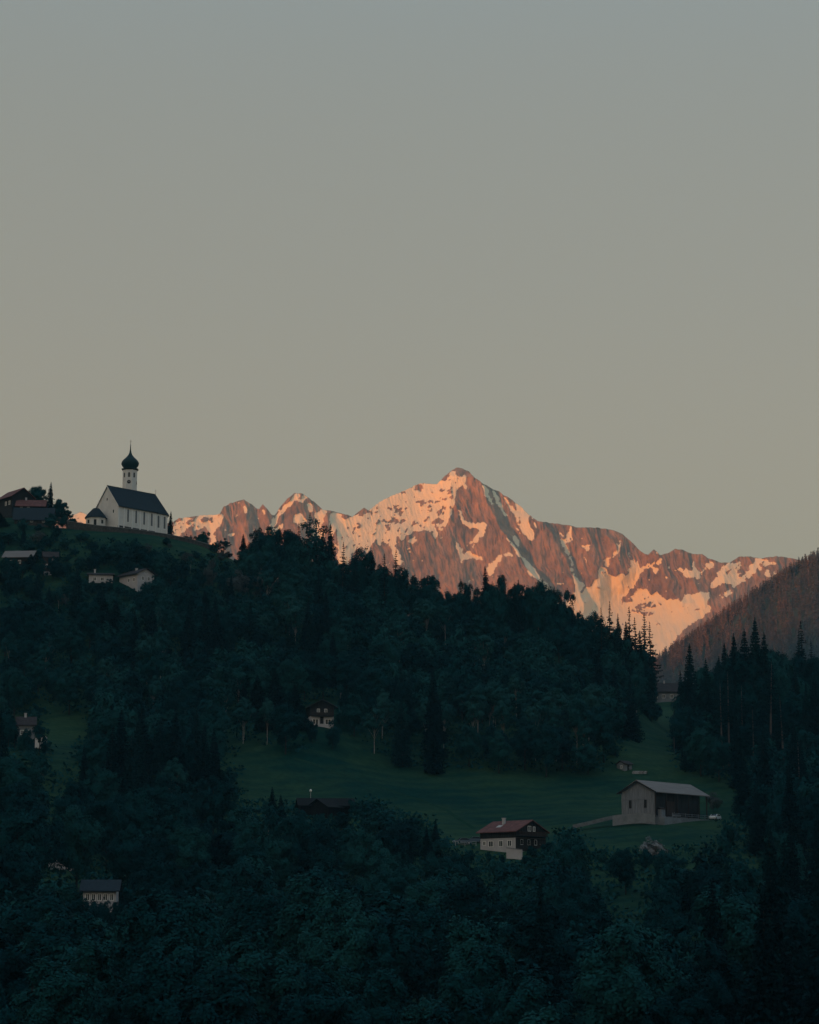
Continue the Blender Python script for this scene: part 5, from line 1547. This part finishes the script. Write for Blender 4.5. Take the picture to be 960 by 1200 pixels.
def place_of(t, single):
    k, p, h = t[:3]
    bx, by = proj(p.x, p.y, p.z + h * .7)
    tx_, ty_ = proj(p.x, p.y, p.z + h)
    if p.y >= 775 and 290 < bx < 775 and ty_ < np.interp(tx_, skx, sky_) + 14:
        return 'central wood crest', ('left of the big snowfield' if bx < 400 else 'below the big snowfield' if bx < 480 else 'below the main summit' if bx < 560 else
            'below the blue snow gully' if bx < 620 else 'below the long rock ridge' if bx < 690 else 'at its right end')
    if p.y < 535:
        row = 'bottom edge wood' if by > 1120 else 'lowest wood' if by > 1050 else 'lower wood'
        lm = [(60, 'at the left border'), (140, 'around the valley house'), (230, 'under the church hill'), (320, 'left of the black barn'), (420, 'below the black barn'),
              (520, 'between black barn and farmhouse'), (600, 'below the farmhouse'), (680, 'right of the farmhouse'), (770, 'below the barn ramp'), (860, 'below the grey barn'), (2000, 'at the right border')]
    elif bx >= 770:
        row = 'right-hand wood'; lm = [(830, 'beside the gap'), (880, 'above the white car'), (920, 'under its highest spruce'), (2000, 'at the right border')]
    elif bx < 290:
        row = 'upper left slope' if by < 705 else 'left wood' if by < 790 else 'deep left wood'
        lm = [(50, 'at the left border'), (100, 'below the hamlet'), (150, 'below the white houses'), (200, 'straight below the church'), (245, 'right of the white houses'), (2000, 'towards the crest')]
    else:
        row = 'upper central wood' if by < 760 else 'central wood' if by < 820 else 'meadow edge wood'
        lm = [(345, 'left of the chalet'), (400, 'around the chalet'), (460, 'right of the chalet'), (520, 'below the big snowfield'), (580, 'above the mid meadow'), (640, 'above the farmhouse'),
              (700, 'above the barn ramp'), (2000, 'beside the gap')]
    return row, next(s for lim, s in lm if bx < lim)
ORD = ['leftmost', 'second', 'third', 'fourth', 'fifth', 'sixth', 'seventh', 'eighth', 'ninth', 'tenth', 'eleventh', 'twelfth', 'thirteenth', 'fourteenth', 'fifteenth', 'sixteenth', 'seventeenth', 'eighteenth', 'nineteenth', 'twentieth'] + ['twenty-' + q for q in ('first', 'second', 'third', 'fourth', 'fifth', 'sixth', 'seventh', 'eighth', 'ninth')] + ['thirtieth'] + [t_ + '-' + q for t_ in ('thirty', 'forty', 'fifty', 'sixty') for q in ('first', 'second', 'third', 'fourth', 'fifth', 'sixth', 'seventh', 'eighth', 'ninth')]
cells = {}
for i in fin:
    if TREES[i][4] is None or i >= 21:
        row, wh = place_of(TREES[i], i < n_single)
        cells.setdefault((ZW.get(TREES[i][0], 'trees'), row, wh), []).append(i)
for (zw, row, wh), ids in cells.items():
    ids.sort(key=lambda i: proj(TREES[i][1].x, TREES[i][1].y, TREES[i][1].z)[0])
    one = {'leafy trees': 'leafy tree', 'rounded leafy trees': 'rounded leafy tree', 'thin see-through trees': 'thin see-through tree', 'dark spruces': 'dark spruce', 'ragged gappy spruces': 'ragged gappy spruce',
           'bare-trunked pines': 'bare-trunked pine', 'pale-stemmed birches': 'pale-stemmed birch', 'low leafy bushes': 'low leafy bush', 'pale budding shrubs': 'pale budding shrub'}.get(zw, 'tree')
    for k, i in enumerate(ids):
        if len(ids) == 1: s = '%s in the %s, %s' % (one, row, wh)
        elif k == 0: s = 'leftmost %s in the %s, %s' % (one, row, wh)
        elif k == len(ids) - 1: s = 'rightmost %s in the %s, %s' % (one, row, wh)
        else: s = '%s from left of %s in %s, %s' % (ORD[k], zw, row, wh)
        TREES[i][4] = s
        TREES[i][5] = '%s of the %s' % (zw, row)
for t in TREES:
    if t[4] and len(t[4].split()) > 16: print('LONG', t[4])
for i in sorted(fin):
    k, p, h, w, lab, grp, var = TREES[i]
    add_tree(k, p, h, w, lab, grp, var)
print('TREES TOTAL', len(fin), 'mass', len(REST))
def tree_mass(ids):
    light = []
    for crown, trunk, h0, r0 in PROTO['broad'] + PROTO['round']:
        n = len(crown.vertices); v = np.empty(n * 3, np.float32); crown.vertices.foreach_get('co', v)
        q = v.reshape(-1, 4, 3)[::7]
        c_ = q.mean(1, keepdims=True)
        light.append(((c_ + (q - c_) * 2.1), h0, r0))
    rs = np.random.RandomState(4)
    V_, T_ = [], []
    for i in ids:
        k, p, h, w = TREES[i][:4]
        q, h0, r0 = light[rs.randint(len(light))]
        a_ = rs.rand() * 6.28; ca, sa = math.cos(a_), math.sin(a_)
        sw, sz = w / 2 / r0, h / h0
        V_.append(np.stack([p.x + (q[..., 0] * ca - q[..., 1] * sa) * sw, p.y + (q[..., 0] * sa + q[..., 1] * ca) * sw, p.z - .3 + q[..., 2] * sz], -1).reshape(-1, 3))
        T_.append(np.full(len(V_[-1]), rs.rand()))
    v = np.concatenate(V_)
    me = mesh_np('broadleaf_wood', v, np.arange(len(v)).reshape(-1, 4))
    at_ = me.attributes.new('tint', 'FLOAT', 'POINT'); at_.data.foreach_set('value', np.concatenate(T_).astype(np.float32))
    m = M['leaf'].copy(); m.name = 'broad_leaf_mass'
    a_ = N(m.node_tree, 'ShaderNodeAttribute', attribute_name='tint')
    rr_ = [n_ for n_ in m.node_tree.nodes if n_.type == 'VALTORGB'][0]
    m.node_tree.links.new(a_.outputs['Fac'], rr_.inputs[0])
    tag(link('broadleaf_wood', me, m), 'smaller leafy crowns filling the gaps between the larger trees of the woods', 'wood', kind='stuff')
if REST: tree_mass(REST)

# --- shaded undergrowth beneath the woods
def undergrowth():
    rs = np.random.RandomState(9)
    xs, ys = [], []
    n = 26000
    D = 240 + 620 * rs.rand(n) ** .8
    X = (rs.rand(n) * 1060 - 530) / F * D
    C_, w_ = [], []
    for x, d in zip(X, D):
        z = Hg(x, d)
        bx, by = proj(x, d, z)
        if blocked(bx, by) or blocked(bx, by - F*1.2/d) or (by < 625 and bx < 260): continue
        C_.append((x, d, z)); 
    C_ = np.array(C_)
    V_, reps = [], 7
    c = np.repeat(C_, reps, 0) + rs.normal(size=(len(C_)*reps, 3)) * np.array([1.3, 1.3, .35]) + np.array([0, 0, .35])
    nn = unit(rs.normal(size=c.shape) + np.array([0, 0, .8])); tn = unit(np.cross(nn, rs.normal(size=c.shape)))
    s = rs.uniform(.3, .7, len(c))
    v, f = quads(c, nn, tn, s*.6, s)
    o = link('undergrowth', mesh_np('undergrowth', v, f), M['leaf'])
    tag(o, 'dark leafy undergrowth covering the floor of the woods', 'undergrowth', kind='stuff')
undergrowth()

# ------------------------------------------------------------------ the far wood on the slope: one mass
def far_wood():
    rs = np.random.RandomState(33)
    n = 10500
    u = rs.uniform(600, 1200, n); v = rs.rand(n) ** 1.15 * .80
    e = int(n * .12)
    u[:e] = rs.uniform(740, 1200, e); v[:e] = rs.rand(e) * .012
    x, y, z = slope_xyz(u, v)
    hs = rs.uniform(13, 23, n) * np.where(v < .02, .85, 1)
    V_, F_, T_ = [], [], []
    protos = []
    for k in range(6):
        r2 = np.random.RandomState(60 + k)
        m_ = 54
        t = np.sort(r2.rand(m_)) ** .8
        a = r2.rand(m_) * 6.28
        rr_ = (1 - t) ** .9 * .15 * r2.uniform(.6, 1.15, m_)
        c = np.stack([np.cos(a) * rr_ * .55, np.sin(a) * rr_ * .55, .06 + t * .92], 1)
        tn = unit(np.stack([np.cos(a), np.sin(a), np.full(m_, -.55)], 1) + r2.normal(size=(m_, 3)) * .2)
        nn = unit(np.cross(tn, r2.normal(size=(m_, 3))))
        q, f = quads(c, nn, tn, np.full(m_, .030), rr_ * .6 + .02)
        protos.append((q, f))
    base = 0
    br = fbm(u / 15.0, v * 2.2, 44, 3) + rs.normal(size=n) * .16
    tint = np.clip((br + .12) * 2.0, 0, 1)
    for i in range(n):
        q, f = protos[i % 6]
        a = rs.rand() * 6.28
        ca, sa = math.cos(a), math.sin(a)
        s = hs[i]; wd = s * rs.uniform(.9, 1.5)
        V_.append(np.stack([x[i] + (q[:, 0]*ca - q[:, 1]*sa) * wd, y[i] + (q[:, 0]*sa + q[:, 1]*ca) * wd, z[i] - 1 + q[:, 2] * s], 1))
        F_.append(f + base); base += len(q)
        T_.append(np.full(len(q), tint[i]))
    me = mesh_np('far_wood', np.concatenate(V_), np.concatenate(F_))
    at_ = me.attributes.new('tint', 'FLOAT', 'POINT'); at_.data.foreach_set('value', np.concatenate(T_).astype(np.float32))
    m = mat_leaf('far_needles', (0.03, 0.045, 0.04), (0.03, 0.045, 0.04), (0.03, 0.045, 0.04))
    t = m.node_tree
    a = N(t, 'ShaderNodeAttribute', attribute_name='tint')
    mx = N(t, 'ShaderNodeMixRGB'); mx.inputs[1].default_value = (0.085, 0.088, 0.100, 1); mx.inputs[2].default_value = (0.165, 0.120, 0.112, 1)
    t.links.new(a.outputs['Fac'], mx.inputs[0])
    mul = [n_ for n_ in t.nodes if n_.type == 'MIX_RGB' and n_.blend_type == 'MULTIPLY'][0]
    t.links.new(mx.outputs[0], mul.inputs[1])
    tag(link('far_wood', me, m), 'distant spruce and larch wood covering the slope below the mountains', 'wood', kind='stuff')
far_wood()

# ------------------------------------------------------------------ evening air
HAZE_DENSITY = 4.8e-5
hm = bpy.data.materials.new('haze')
hm.use_nodes = True
t = hm.node_tree
t.nodes.clear()
ho = N(t, 'ShaderNodeOutputMaterial'); pv = N(t, 'ShaderNodeVolumePrincipled')
pv.inputs['Color'].default_value = (0.32, 0.80, 1.0, 1)
pv.inputs['Density'].default_value = HAZE_DENSITY
pv.inputs['Anisotropy'].default_value = 0.0
t.links.new(pv.outputs[0], ho.inputs['Volume'])
hz = MB().box(X0 - 10, X1 + 10, Y0 - 10, Y1 + 10, BASE_Z - 6, 1990).build('haze', hm)
tag(hz, kind='stuff')
